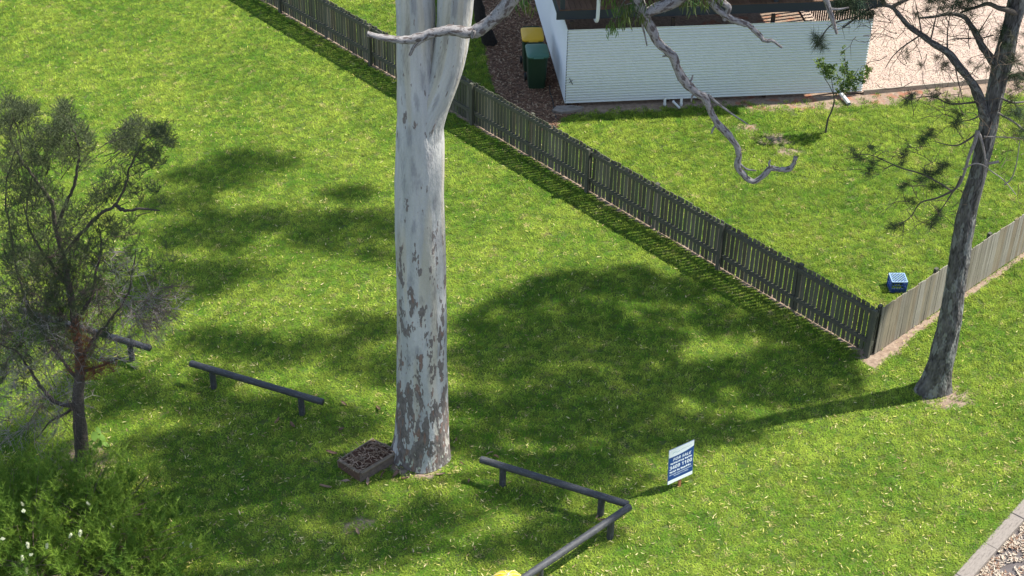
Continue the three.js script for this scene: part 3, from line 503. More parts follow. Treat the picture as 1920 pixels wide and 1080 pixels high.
{
  const z = GUM.z, buttress = (a, y) => { const e = Math.exp(-Math.max(0, y) * 1.9); return e * (0.26 * Math.pow(Math.max(0, Math.cos(a - 3.4)), 4) + 0.035 * Math.pow(Math.max(0, Math.cos(a - 0.6)), 2) + 0.06 * Math.max(0, Math.sin(a * 5 + 0.6)) * e) + 0.05 * Math.exp(-Math.max(0, y) * 6); };
  const rows = [[862, 743, 840], [800, 744, 841], [740, 744, 840], [660, 744, 838.5], [560, 744, 837], [450, 741.5, 835.5], [350, 740.5, 833], [270, 742, 833], [200, 744, 828], [140, 744, 818], [80, 743, 815], [20, 742, 816], [-60, 738, 808], [-160, 722, 786], [-280, 700, 756], [-400, 690, 738]];
  const first = PZ(791.5, 862, z); rows[0][0] = 862 + first.y / pxM(790, 862, z) * 1.22 + 4;
  mesh('trunk', local(stem(rows, z, 56, null, buttress), gum), gumMat, gum);
  mesh('limb', local(stem([[330, 756, 820], [270, 757, 829], [225, 764, 834.5], [190, 780, 846], [145, 800, 863], [95, 812, 876.5], [45, 818, 883], [0, 820, 888], [-70, 828, 897], [-170, 848, 912], [-280, 872, 928], [-400, 890, 936]], z, 40, (y) => y > 200 ? 0.05 : 0.05 + (200 - y) * 0.0003), gum), gumMat, gum);
  // limbs above the picture and the dead branches that hang down into it
  const far = (name, list, z0, r0, r1, mat, o) => { const gb = new GB(); limb(gb, list, z0, r0, r1, o); return mesh(name, local(gb.build(), gum), mat, gum); };
  const zb = -21.75;
  far('limb', [[905, -250], [990, -330], [1110, -300], [1180, -180], [1190, -60], [1196, -5], [1206, 28]], zb, 0.16, 0.085, deadWood, { sides: 12, knob: 0.05 });
  far('limb', [[1110, -300, 0], [1240, -260, 0.1], [1330, -120, 0.1], [1300, -30, 0], [1262, 4, -0.02], [1230, 16, 0], [1207, 27, 0]], zb, 0.13, 0.075, deadWood, { sides: 12, knob: 0.05 });
  const hang = far('dead_branch', [[1206, 26], [1214, 42], [1222, 56], [1232, 78], [1252, 96], [1262, 106], [1270, 130], [1288, 158], [1304, 172], [1322, 184], [1334, 212], [1346, 232], [1366, 254], [1380, 272], [1386, 290], [1383, 311], [1394, 328], [1412, 340], [1430, 331], [1445, 316], [1462, 318], [1480, 317], [1487, 309], [1492, 294]], zb, 0.075, 0.036, deadWood, { sides: 12, n: 4, knob: 0.16, jit: 0.006 });
  far('dead_branch', [[1328, 178], [1345, 193], [1372, 213], [1402, 233]], zb, 0.026, 0.009, deadWood, { knob: 0.1 });
  for (const l of [[[1254, 98], [1248, 104], [1242, 106]], [[1288, 158], [1296, 150], [1299, 141]], [[1346, 232], [1338, 240], [1334, 250]], [[1445, 316], [1442, 306], [1445, 300]], [[1304, 172], [1298, 180], [1296, 190]]]) far('dead_branch', l, zb, 0.024, 0.012, deadWood, { knob: 0.2 });
  far('dead_branch', [[1388, 308], [1400, 317], [1418, 320]], zb, 0.02, 0.01, deadWood);
  far('dead_branch', [[1203, 30], [1205, 50], [1209, 66], [1213, 86]], zb + 0.08, 0.02, 0.01, deadWood);
  far('dead_branch', [[1240, -260], [1290, -140], [1315, -30], [1336, 6], [1357, 27], [1382, 40], [1402, 46], [1420, 62], [1434, 76], [1448, 76], [1466, 89]], zb - 0.1, 0.08, 0.018, deadWood, { sides: 9, knob: 0.14, jit: 0.006 });
  far('dead_branch', [[1330, -120], [1342, -40], [1352, 0], [1366, 14], [1362, 26], [1358, 38]], zb - 0.1, 0.07, 0.035, deadWood, { sides: 9, knob: 0.14 });
  far('dead_branch', [[1330, -120], [1430, -150], [1520, -90], [1548, -5], [1555, 18], [1563, 44], [1569, 63]], zb - 0.2, 0.08, 0.022, deadWood, { sides: 9, knob: 0.16 });
  far('dead_branch', [[1556, 17], [1574, 17], [1592, 14]], zb - 0.2, 0.022, 0.012, deadWood);
  // the branch across the trunk
  far('dead_branch', [[905, -250, 0], [985, -230, 0], [1010, -110, 0], [985, -40, 0], [955, 4, 0], [930, 32, 0], [905, 51, 0], [885, 61, 0], [862, 58, 0], [835, 57, 0], [812, 63, 0], [790, 70, 0], [765, 75, 0], [742, 74, 0], [715, 70, 0], [688, 63, 0]], -21.55, 0.15, 0.045, deadWood, { sides: 12, n: 4, knob: 0.12, jit: 0.006, pow: 0.75 });
  far('dead_branch', [[802, 66], [790, 76], [778, 86], [768, 104]], -21.52, 0.045, 0.022, deadWood, { sides: 9, knob: 0.2 });
  far('dead_branch', [[888, 58], [888, 66], [885, 71]], -21.45, 0.035, 0.02, deadWood, { sides: 8 });
}
// gum leaves: one hanging spray, many copies
function spray(n, len, wid, rad, drop, seed) {
  const r = seeded(seed), gb = new GB(), rr = (a, b) => a + r() * (b - a);
  for (let k = 0; k < n; k++) {
    const a = rr(0, 6.283), q = Math.sqrt(r()) * rad, o = V(Math.cos(a) * q, rr(-0.4, 0.4) * rad, Math.sin(a) * q);
    const d = V(rr(-1, 1) * (1 - drop), -drop - rr(0, 0.5), rr(-1, 1) * (1 - drop)).normalize(), s = V(rr(-1, 1), rr(-1, 1), rr(-1, 1)).cross(d).normalize();
    gb.leaf(o, d, s, len * rr(0.65, 1.2), wid * rr(0.7, 1.2), rr(-0.15, 0.3));
  }
  for (let k = 0; k < 4; k++) gb.tube([V(0, rad * 0.5, 0), V(rr(-0.5, 0.5) * rad, 0, rr(-0.5, 0.5) * rad), V(rr(-1, 1) * rad, -rad * 0.4, rr(-1, 1) * rad)], [0.008, 0.005, 0.003], 3, 0, false);
  return gb.build();
}
const gumLeaf = leafMat(col(1, 1, 1), 0.3, 0.6);
{
  const g = spray(80, 0.16, 0.03, 0.42, 0.6, 31), list = [];
  // shade on the lawn tells where the crown hangs: ground spot, half-widths (m), how thick
  const shade = [[480, 300, 1.0, 0.35, 20], [400, 335, 1.1, 0.4, 24], [340, 385, 0.9, 0.35, 18], [640, 362, 0.7, 0.18, 7], [380, 450, 1.1, 0.5, 28], [470, 415, 1.2, 0.35, 26], [590, 415, 1.2, 0.35, 26], [690, 420, 1.0, 0.4, 24], [620, 455, 1.0, 0.3, 16], [340, 530, 1.0, 0.5, 30], [430, 505, 0.8, 0.25, 14], [700, 475, 0.7, 0.3, 14], [600, 640, 0.9, 0.3, 18], [690, 610, 0.7, 0.3, 14], [690, 690, 0.8, 0.4, 20], [500, 660, 0.9, 0.25, 14], [420, 640, 1.0, 0.25, 14], [380, 715, 0.7, 0.25, 14], [430, 770, 1.0, 0.35, 26], [520, 820, 1.3, 0.4, 38], [400, 850, 1.2, 0.4, 36], [390, 895, 1.0, 0.35, 24], [470, 900, 1.2, 0.3, 26], [600, 960, 1.1, 0.35, 26], [400, 985, 0.7, 0.25, 12], [450, 1010, 0.9, 0.25, 18], [760, 1000, 0.9, 0.3, 16], [300, 1040, 0.8, 0.25, 14], [560, 1040, 0.8, 0.25, 12], [680, 1030, 0.9, 0.3, 14], [200, 740, 1.2, 0.5, 34], [70, 835, 1.0, 0.3, 26], [60, 620, 1.3, 0.6, 28], [230, 560, 1.1, 0.5, 26], [640, 880, 0.8, 0.3, 18], [100, 480, 0.9, 0.4, 12], [310, 850, 0.8, 0.25, 14], [560, 880, 1.0, 0.3, 22], [640, 800, 0.8, 0.25, 14], [450, 830, 1.0, 0.3, 20], [560, 770, 0.8, 0.25, 10]];
  const tips = [];
  for (const [px, py, rx, rz, n] of shade) {
    const c = G(px, py), h0 = R(10.5, 14.5), ctr = c.clone().addScaledVector(SUN, h0 / SUN.y); tips.push(ctr);
    for (let k = 0; k < n * 2.9; k++) {
      const a = R(6.283), q = Math.sqrt(R()), h = h0 + R(-0.7, 0.7), p = V(c.x + Math.cos(a) * q * rx, 0, c.z + Math.sin(a) * q * rz * 1.25).addScaledVector(SUN, h / SUN.y);
      const s = toPx(p); if (s[1] > -70) continue;
      const gx = p.x - SUN.x / SUN.y * p.y, gz = p.z - SUN.z / SUN.y * p.y; if (N2b(gx * 0.95, gz * 0.95) + 0.5 * N2(gx * 2.3, gz * 2.3) < -0.38) continue;
      list.push({ p: p.sub(GUM), q: yaw(R(6.283)), s: R(0.65, 1.05), c: col(R(0.05, 0.09), R(0.09, 0.13), R(0.025, 0.05)) });
    }
  }
  // the few leaf sprays that hang into the picture
  const hangs = [];
  const small = spray(16, 0.15, 0.024, 0.17, 0.72, 77);
  for (const [px, py] of [[1152, 18], [1165, 10], [1160, 40], [1178, 30], [1172, 48], [1185, 12], [1150, 55], [1146, 62], [1200, 8], [1170, 24], [1188, 36], [1210, 20], [1204, 40], [1280, 4], [1300, 6], [1330, 2], [1290, 14], [1318, 8], [970, -4], [978, 8], [986, 4], [988, 18], [976, -14], [1140, -6], [1225, -6], [1250, -14], [1345, -8]]) hangs.push({ p: PZ(px, py - 6, -21.7 + R(-0.15, 0.3)).sub(GUM), q: yaw(R(6.283)), s: R(0.7, 1.05), c: col(R(0.07, 0.13), R(0.12, 0.18), R(0.03, 0.055)) });
  instanced('crown', g, std(col(1, 1, 1), 0.8), list, gum); instanced('leaves', small, gumLeaf, hangs, gum);
  const gb = new GB(); for (const [a, b, c] of [[[1196, 4], [1175, 8], [1150, 18]], [[1190, -20], [1165, 10], [1148, 60]], [[1205, 20], [1195, 32], [1184, 50]], [[1262, 4], [1285, 4], [1310, 14]], [[1262, 4], [1255, 15], [1245, 25]], [[1310, 0], [1320, 12], [1330, 28]], [[985, -40], [980, -10], [986, 24]]]) limb(gb, [a, b, c], -21.72, 0.009, 0.003, { sides: 4 });
  mesh('twigs', local(gb.build(), gum), deadWood, gum, 'stuff');
  // boughs that carry the crown
  const b2 = new GB(), f1 = PZ(712, -400, GUM.z), f2 = PZ(912, -400, GUM.z);
  tips.forEach((t, k) => { if (k % 2) return; const o = (k % 4 ? f1 : f2).clone(), m = o.clone().lerp(t, 0.5).add(V(0, 1.1, 0)); const pts = smooth([o, m, t.clone().add(V(0, 0.2, 0))], 7); if (pts.every((q) => toPx(q)[1] < -40)) b2.tube(pts, (s) => lerp(0.11, 0.025, s), 7); });
  mesh('boughs', local(b2.build(), gum), deadWood, gum);
}

// ------------------------------------------------------------------ leaning she-oak
const oakBark = tex(512, 1024, (u, v, c) => {
  const f = periodic(u, v, 16, 7, 0), f2 = periodic(u, v, 34, 22, 5), l = sstep(0.1, 0.5, periodic(u, v, 6, 5, 12) + 0.3 * f2), k = clamp(0.085 + 0.045 * f + 0.03 * f2, 0.015, 0.2);
  setL(c, lerp(k * 1.06, 0.24, l * 0.6), lerp(k, 0.25, l * 0.6), lerp(k * 0.92, 0.225, l * 0.6));
});
const oakRelief = tex(256, 1024, (u, v, c) => { const q = clamp(0.5 + 0.35 * periodic(u, v, 16, 7, 0) + 0.25 * periodic(u, v, 34, 22, 5)) * 255; c[0] = c[1] = c[2] = q; }, false);
const oakMat = std(col(1, 1, 1), 0.95, { map: oakBark, bumpMap: oakRelief, bumpScale: 0.03 });
const oakTwig = std(col(0.13, 0.115, 0.095), 0.95, { map: twigBark }), greyTwig = std(col(0.34, 0.31, 0.29), 0.95, { map: twigBark });
const oak = thing('she_oak_tree', 'leaning dark-barked she-oak with needle tufts beside the paling fence', 'tree', SHE);
{
  const z = SHE.z, g = stem([[762, 1727, 1776], [714, 1732, 1780], [665, 1744, 1790], [613, 1758, 1801], [536, 1772, 1810], [489, 1779, 1817], [419, 1791, 1828], [393, 1797, 1831], [315, 1821, 1852], [238, 1836, 1869], [160, 1853, 1885], [117, 1861, 1898], [50, 1880, 1912], [0, 1891, 1924], [-100, 1908, 1938], [-250, 1922, 1948], [-420, 1930, 1950], [-600, 1934, 1948]], z, 36, null,
    (a, y) => 0.13 * Math.exp(-Math.max(0, y) * 3) * (1.2 + Math.sin(a * 3 + 1)) + 0.75 * Math.exp(-Math.max(0, y) * 4.5) * Math.pow(Math.max(0, Math.cos(a - 3.05)), 4) + 0.09 * N3(Math.cos(a) * 3, y * 1.3, Math.sin(a) * 3));
  { const uv = g.attributes.uv, p = g.attributes.position; for (let i = 0; i < uv.count; i++) uv.setY(i, p.getY(i) / 2.5); }
  mesh('trunk', local(g, oak), oakMat, oak);
  const seg = (name, list, r0, r1, mat = oakTwig, o = {}) => { const gb = new GB(), p = limb(gb, list, z, r0, r1, o); mesh(name, local(gb.build(), oak), mat, oak); return p; };
  seg('limb', [[1848, 222, 0.1], [1838, 190, 0.15], [1828, 165, 0.2], [1813, 143, 0.25], [1792, 117, 0.3], [1777, 98, 0.3], [1750, 82, 0.3], [1727, 65, 0.3], [1703, 48, 0.3], [1687, 30, 0.3], [1672, 13, 0.3], [1655, 10, 0.3], [1637, 13, 0.3], [1610, 30, 0.3], [1580, 52, 0.3]], 0.1, 0.014, oakMat, { sides: 11, n: 4, knob: 0.12, pow: 0.8 });
  seg('limb', [[1872, 128, 0], [1856, 106, 0], [1842, 88, 0], [1832, 67, 0], [1820, 47, 0], [1808, 32, 0], [1780, 26, 0], [1752, 31, 0], [1722, 34, 0]], 0.08, 0.015, oakMat, { sides: 10, n: 4, knob: 0.12 });
  seg('limb', [[1906, 24, 0.1], [1888, 18, 0.2], [1873, 15, 0.2], [1853, 7, 0.2], [1835, 12, 0.2], [1817, 18, 0.2], [1800, 24, 0.2]], 0.055, 0.015, oakTwig, { sides: 9 });
  seg('limb', [[1672, 13, 0.3], [1690, 4, 0.3], [1720, -8, 0.3]], 0.035, 0.02, oakTwig); seg('limb', [[1660, 10, 0.3], [1650, -10, 0.3], [1640, -40, 0.3]], 0.04, 0.02, oakTwig);
  seg('limb', [[1880, 150, 0], [1905, 140, 0.1], [1925, 138, 0.1]], 0.04, 0.03); seg('limb', [[1868, 210, 0.1], [1900, 228, 0.2], [1925, 248, 0.2]], 0.022, 0.014, greyTwig); seg('limb', [[1874, 182, 0.1], [1898, 192, 0.2], [1926, 190, 0.2]], 0.025, 0.012, greyTwig);
  const dead = [[[1833, 245, 0.2], [1840, 262, 0.24], [1845, 285, 0.26], [1850, 315, 0.26]], [[1833, 245, 0.2], [1827, 270, 0.24], [1818, 290, 0.26], [1810, 318, 0.26], [1800, 345, 0.26], [1788, 358, 0.26]], [[1845, 256, 0.26], [1880, 257, 0.3], [1922, 259, 0.3]], [[1805, 318, 0.3], [1826, 307, 0.34], [1842, 309, 0.34], [1860, 322, 0.34], [1880, 336, 0.34], [1905, 365, 0.34]], [[1852, 307, 0.25], [1862, 305, 0.28], [1873, 303, 0.28]], [[1848, 300, 0.26], [1845, 335, 0.28], [1836, 372, 0.28], [1828, 410, 0.26]], [[1884, 347, 0.3], [1896, 335, 0.3], [1905, 310, 0.3], [1912, 265, 0.3]]];
  dead.forEach((d, k) => seg('dead_branch', d, [0.035, 0.04, 0.014, 0.016, 0.03, 0.03, 0.014][k], [0.012, 0.015, 0.008, 0.008, 0.026, 0.018, 0.008][k], greyTwig));
  const bA = [[[1803, 330, 0.3], [1788, 357, 0.35], [1765, 345, 0.4], [1728, 326, 0.4], [1690, 315, 0.4], [1656, 300, 0.4], [1630, 290, 0.4], [1604, 290, 0.4]], [[1830, 251, 0.2], [1812, 264, 0.25], [1793, 273, 0.3], [1770, 270, 0.3], [1749, 264, 0.3]], [[1788, 357, 0.35], [1755, 372, 0.4], [1726, 380, 0.4], [1705, 409, 0.4], [1677, 424, 0.4]], [[1829, 191, 0.1], [1805, 194, 0.2], [1780, 194, 0.2], [1747, 181, 0.2], [1705, 186, 0.2]], [[1788, 357, 0.35], [1770, 385, 0.4], [1752, 412, 0.4]], [[1842, 215, 0.1], [1818, 225, 0.2], [1795, 228, 0.2]], [[1777, 98, 0.3], [1776, 75, 0.3], [1779, 40, 0.3], [1790, 5, 0.3]], [[1745, 75, 0.3], [1753, 40, 0.3], [1762, 6, 0.3]], [[1728, 64, 0.3], [1722, 30, 0.3], [1715, 0, 0.3]], [[1727, 65, 0.3], [1690, 90, 0.4], [1672, 108, 0.4], [1660, 128, 0.4]], [[1790, 118, 0.3], [1796, 150, 0.35], [1806, 190, 0.35]], [[1832, 67, 0], [1845, 45, 0.1], [1862, 18, 0.1]], [[1820, 72, 0], [1800, 72, 0.1], [1775, 76, 0.1]], [[1862, 66, 0], [1835, 72, 0.1], [1805, 72, 0.1]], [[1610, 30, 0.3], [1560, 46, 0.3], [1540, 70, 0.3], [1535, 80, 0.3]]];
  bA.forEach((d, k) => seg('branch', d, k < 4 ? 0.022 : 0.016, 0.006, oakTwig, { sides: 5 }));
  // fine twigs along the branches
  const ft = new GB(); for (const [x, y, rx, ry, n] of [[1720, 40, 60, 34, 22], [1790, 30, 50, 30, 30], [1780, 90, 60, 40, 22], [1840, 70, 40, 50, 20], [1700, 110, 40, 30, 10], [1830, 130, 40, 30, 14], [1660, 20, 40, 24, 14], [1620, 50, 30, 30, 12], [1760, 140, 50, 40, 12], [1640, 300, 40, 20, 12], [1740, 330, 50, 30, 20], [1760, 200, 50, 24, 20], [1790, 230, 30, 24, 12], [1720, 390, 50, 30, 12], [1890, 200, 30, 60, 20], [1890, 100, 30, 60, 16], [1700, 290, 30, 24, 10], [1770, 400, 40, 30, 12], [1900, 300, 25, 50, 12]]) for (let k = 0; k < n * 0.55; k++) {
    const p = PZ(x + R(-rx, rx), y + R(-ry, ry), z + 0.3 + R(-0.4, 0.3)), d = V(R(-1, 0.6), R(-0.8, 0.7), R(-0.6, 0.6)).normalize(), pts = [p]; let c = p.clone(), dd = d; const L = R(0.12, 0.3);
    for (let j = 0; j < 3; j++) { dd = dd.clone().add(rdir().multiplyScalar(0.45)).normalize(); c = c.clone().addScaledVector(dd, L / 1.5); pts.push(c); }
    ft.tube(pts, [0.008, 0.006, 0.005, 0.003], 3, 0, false); for (let j = 0; j < 3; j++) ft.tube([pts[1 + j % 3], pts[1 + j % 3].clone().addScaledVector(dd.clone().add(rdir().multiplyScalar(0.9)).normalize(), R(0.1, 0.28))], [0.005, 0.0025], 3, 0, false);
  }
  mesh('twigs', local(ft.build(), oak), std(col(0.115, 0.085, 0.06), 0.95), oak, 'stuff');
  // needle tufts
  const r = seeded(91), tg = new GB(), q = (a, b) => a + r() * (b - a);
  for (let k = 0; k < 60; k++) { const d = V(q(-1, 1), q(-0.7, 0.8), q(-1, 1)).normalize(), o = V(q(-0.05, 0.05), q(-0.05, 0.05), q(-0.05, 0.05)), s = V(q(-1, 1), q(-1, 1), q(-1, 1)).cross(d).normalize().multiplyScalar(0.0026), L = q(0.14, 0.27), m = o.clone().addScaledVector(d, L * 0.55), e = o.clone().addScaledVector(d, L).add(V(0, -0.05, 0)); tg.quad(o.clone().sub(s), o.clone().add(s), m.clone().add(s), m.clone().sub(s)); tg.tri(m.clone().sub(s), m.clone().add(s), e); }
  const tuft = tg.build(), needle = std(col(1, 1, 1), 0.85), list = [];
  const put = (px, py, dz, s, spread = 0) => { for (let k = 0; k < (spread ? 3 : 1); k++) list.push({ p: PZ(px + R(-spread, spread), py + R(-spread, spread) * 0.7, z + dz + R(-0.1, 0.1)).sub(SHE), q: anyTurn(), s: s * R(0.8, 1.15), c: col(R(0.028, 0.05), R(0.045, 0.075), R(0.018, 0.032)) }); };
  for (const [x, y, s] of [[1604, 290, 0.85], [1600, 282, 0.7], [1612, 298, 0.6], [1632, 278, 0.8], [1632, 318, 0.85], [1638, 306, 0.8], [1626, 326, 0.7], [1650, 300, 0.5], [1693, 293, 0.85], [1690, 306, 0.7], [1700, 284, 0.6], [1740, 330, 1.0], [1735, 320, 0.8], [1765, 312, 0.9], [1758, 325, 0.9], [1772, 306, 0.7], [1748, 348, 0.9], [1765, 350, 0.8], [1725, 338, 0.7], [1700, 345, 0.7], [1690, 352, 0.6], [1735, 262, 0.9], [1742, 254, 0.8], [1728, 266, 0.7], [1745, 243, 0.6], [1677, 424, 0.9], [1688, 418, 0.7], [1668, 428, 0.7], [1750, 415, 0.9], [1758, 405, 0.8], [1742, 424, 0.7], [1762, 395, 0.7], [1706, 376, 0.6], [1716, 382, 0.6], [1705, 184, 0.9], [1712, 176, 0.8], [1698, 190, 0.7], [1747, 180, 0.8], [1755, 178, 0.7], [1795, 226, 0.9], [1790, 238, 0.8], [1800, 215, 0.7], [1788, 210, 0.7], [1775, 190, 0.6], [1537, 75, 0.9], [1534, 82, 0.9], [1530, 70, 0.8], [1542, 90, 0.7], [1760, 106, 0.6], [1770, 125, 0.6], [1772, 118, 0.7], [1700, 106, 0.5], [1730, 120, 0.5], [1698, 95, 0.45], [1835, 125, 0.5], [1850, 128, 0.6], [1820, 118, 0.5], [1875, 62, 0.8], [1870, 75, 0.7], [1880, 50, 0.7], [1885, 85, 0.5], [1720, 28, 0.6], [1740, 20, 0.7], [1765, 15, 0.8], [1785, 12, 0.9], [1800, 10, 1.0], [1815, 4, 1.0], [1795, 0, 1.0], [1770, 0, 0.9], [1745, 4, 0.7], [1835, 0, 0.8], [1810, 16, 0.8], [1822, 25, 0.6], [1660, -4, 0.8], [1690, 0, 0.7], [1840, 60, 0.5], [1826, 55, 0.5], [1765, 60, 0.4]]) for (let k = 0; k < 2; k++) put(x + R(-4, 4), y + R(-3, 3), x > 1850 ? 0.1 : 0.35, s);
  for (let k = 0; k < 34; k++) put(R(1568, 1640), R(-14, 36), 0.3, R(0.7, 1.1));
  for (let k = 0; k < 34; k++) put(1885 + R(0, 40), R(60, 270), 0.25, R(0.6, 1.0));
  for (let k = 0; k < 14; k++) put(R(1700, 1900), R(-30, 4), 0.3, R(0.7, 1.1));
  // crown over the picture, read from its shade on the grass
  const shade = [[930, 610, 0.9, 0.5, 34], [1000, 580, 1.1, 0.6, 44], [1080, 540, 1.1, 0.5, 44], [1170, 530, 1.1, 0.5, 40], [1260, 545, 1.0, 0.4, 30], [1330, 590, 1.1, 0.4, 34], [1420, 620, 1.1, 0.4, 34], [1500, 670, 1.0, 0.35, 30], [1560, 705, 0.7, 0.3, 18], [920, 680, 1.0, 0.5, 44], [1100, 640, 1.2, 0.6, 60], [1200, 650, 1.1, 0.5, 44], [1080, 730, 1.2, 0.5, 60], [1190, 745, 1.2, 0.5, 60], [1300, 730, 1.1, 0.45, 44], [1400, 735, 1.0, 0.4, 40], [930, 760, 1.0, 0.4, 38], [1010, 790, 1.1, 0.4, 40], [1120, 820, 1.2, 0.35, 40], [1230, 830, 1.0, 0.3, 28], [1340, 800, 0.9, 0.3, 26], [1060, 870, 1.1, 0.3, 34], [1160, 890, 1.0, 0.3, 28], [1350, 950, 0.9, 0.3, 18], [1420, 890, 0.9, 0.3, 14], [960, 930, 0.9, 0.3, 26], [1060, 1000, 1.0, 0.3, 28], [1190, 985, 0.7, 0.3, 16], [960, 1030, 0.9, 0.3, 22], [820, 960, 0.8, 0.3, 16], [1480, 970, 0.7, 0.25, 8], [870, 820, 0.7, 0.3, 16], [1280, 1030, 0.8, 0.25, 10], [1520, 860, 0.8, 0.25, 4], [1600, 960, 0.7, 0.25, 4], [1450, 1000, 0.8, 0.25, 6], [1620, 890, 0.6, 0.2, 3], [1010, 650, 0.9, 0.4, 26], [1330, 700, 0.9, 0.3, 22], [1230, 695, 0.9, 0.3, 26], [1480, 745, 0.9, 0.3, 22], [1150, 595, 1.0, 0.4, 26], [1130, 775, 1.0, 0.3, 26], [1250, 790, 1.0, 0.3, 22], [1110, 930, 0.9, 0.3, 20], [1240, 900, 0.8, 0.3, 20], [1230, 950, 0.8, 0.25, 14], [1450, 690, 0.9, 0.3, 20], [1550, 735, 0.6, 0.2, 10]];
  const big = [];
  for (const [px, py, rx, rz, n] of shade) {
    const c = G(px, py), reach = (SHE.x + 0.4 - c.x) / (SUN.x / SUN.y), h0 = clamp(reach + R(-0.8, 0.8), 8.6, 15);
    for (let k = 0; k < n * 2.5; k++) { const a = R(6.283), qq = Math.sqrt(R()), p = V(c.x + Math.cos(a) * qq * rx, 0, c.z + Math.sin(a) * qq * rz * 1.25).addScaledVector(SUN, (h0 + R(-0.6, 0.6)) / SUN.y); const gx = p.x - SUN.x / SUN.y * p.y, gz = p.z - SUN.z / SUN.y * p.y; if (N2b(gx * 0.95 + 5, gz * 0.95) + 0.5 * N2(gx * 2.3, gz * 2.3) < -0.5) continue; if (toPx(p)[1] > -70) continue; big.push({ p: p.sub(SHE), q: anyTurn(), s: R(1.2, 1.9), c: col(R(0.028, 0.05), R(0.045, 0.075), R(0.018, 0.032)) }); }
  }
  instanced('needle_tufts', tuft, needle, list, oak); instanced('crown', tuft, needle, big, oak);
}

// ------------------------------------------------------------------ dark trunk in the mulch behind the big gum
{
  const o = thing('dark_tree', 'dark thin trunk rising from the mulch behind the pale gum', 'tree', G(920, 82)); const z = o.position.z, gb = new GB();
  limb(gb, [[920, 83], [912, 62], [903, 40], [897, 15], [892, -15], [885, -60], [880, -120]], z, 0.2, 0.11, { sides: 12 }); mesh('trunk', local(gb.build(), o), std(col(0.035, 0.03, 0.028), 0.95, { map: twigBark }), o);
  const c = new GB(); for (let k = 0; k < 260; k++) { const p = PZ(880, -150, z).add(rdir().multiplyScalar(Math.cbrt(R()) * 0.9)); const d = rdir(); c.leaf(p, d, perp(d), 0.14, 0.05, 0.2); } mesh('crown', local(c.build(), o), leafMat(col(0.06, 0.11, 0.035)), o);
}

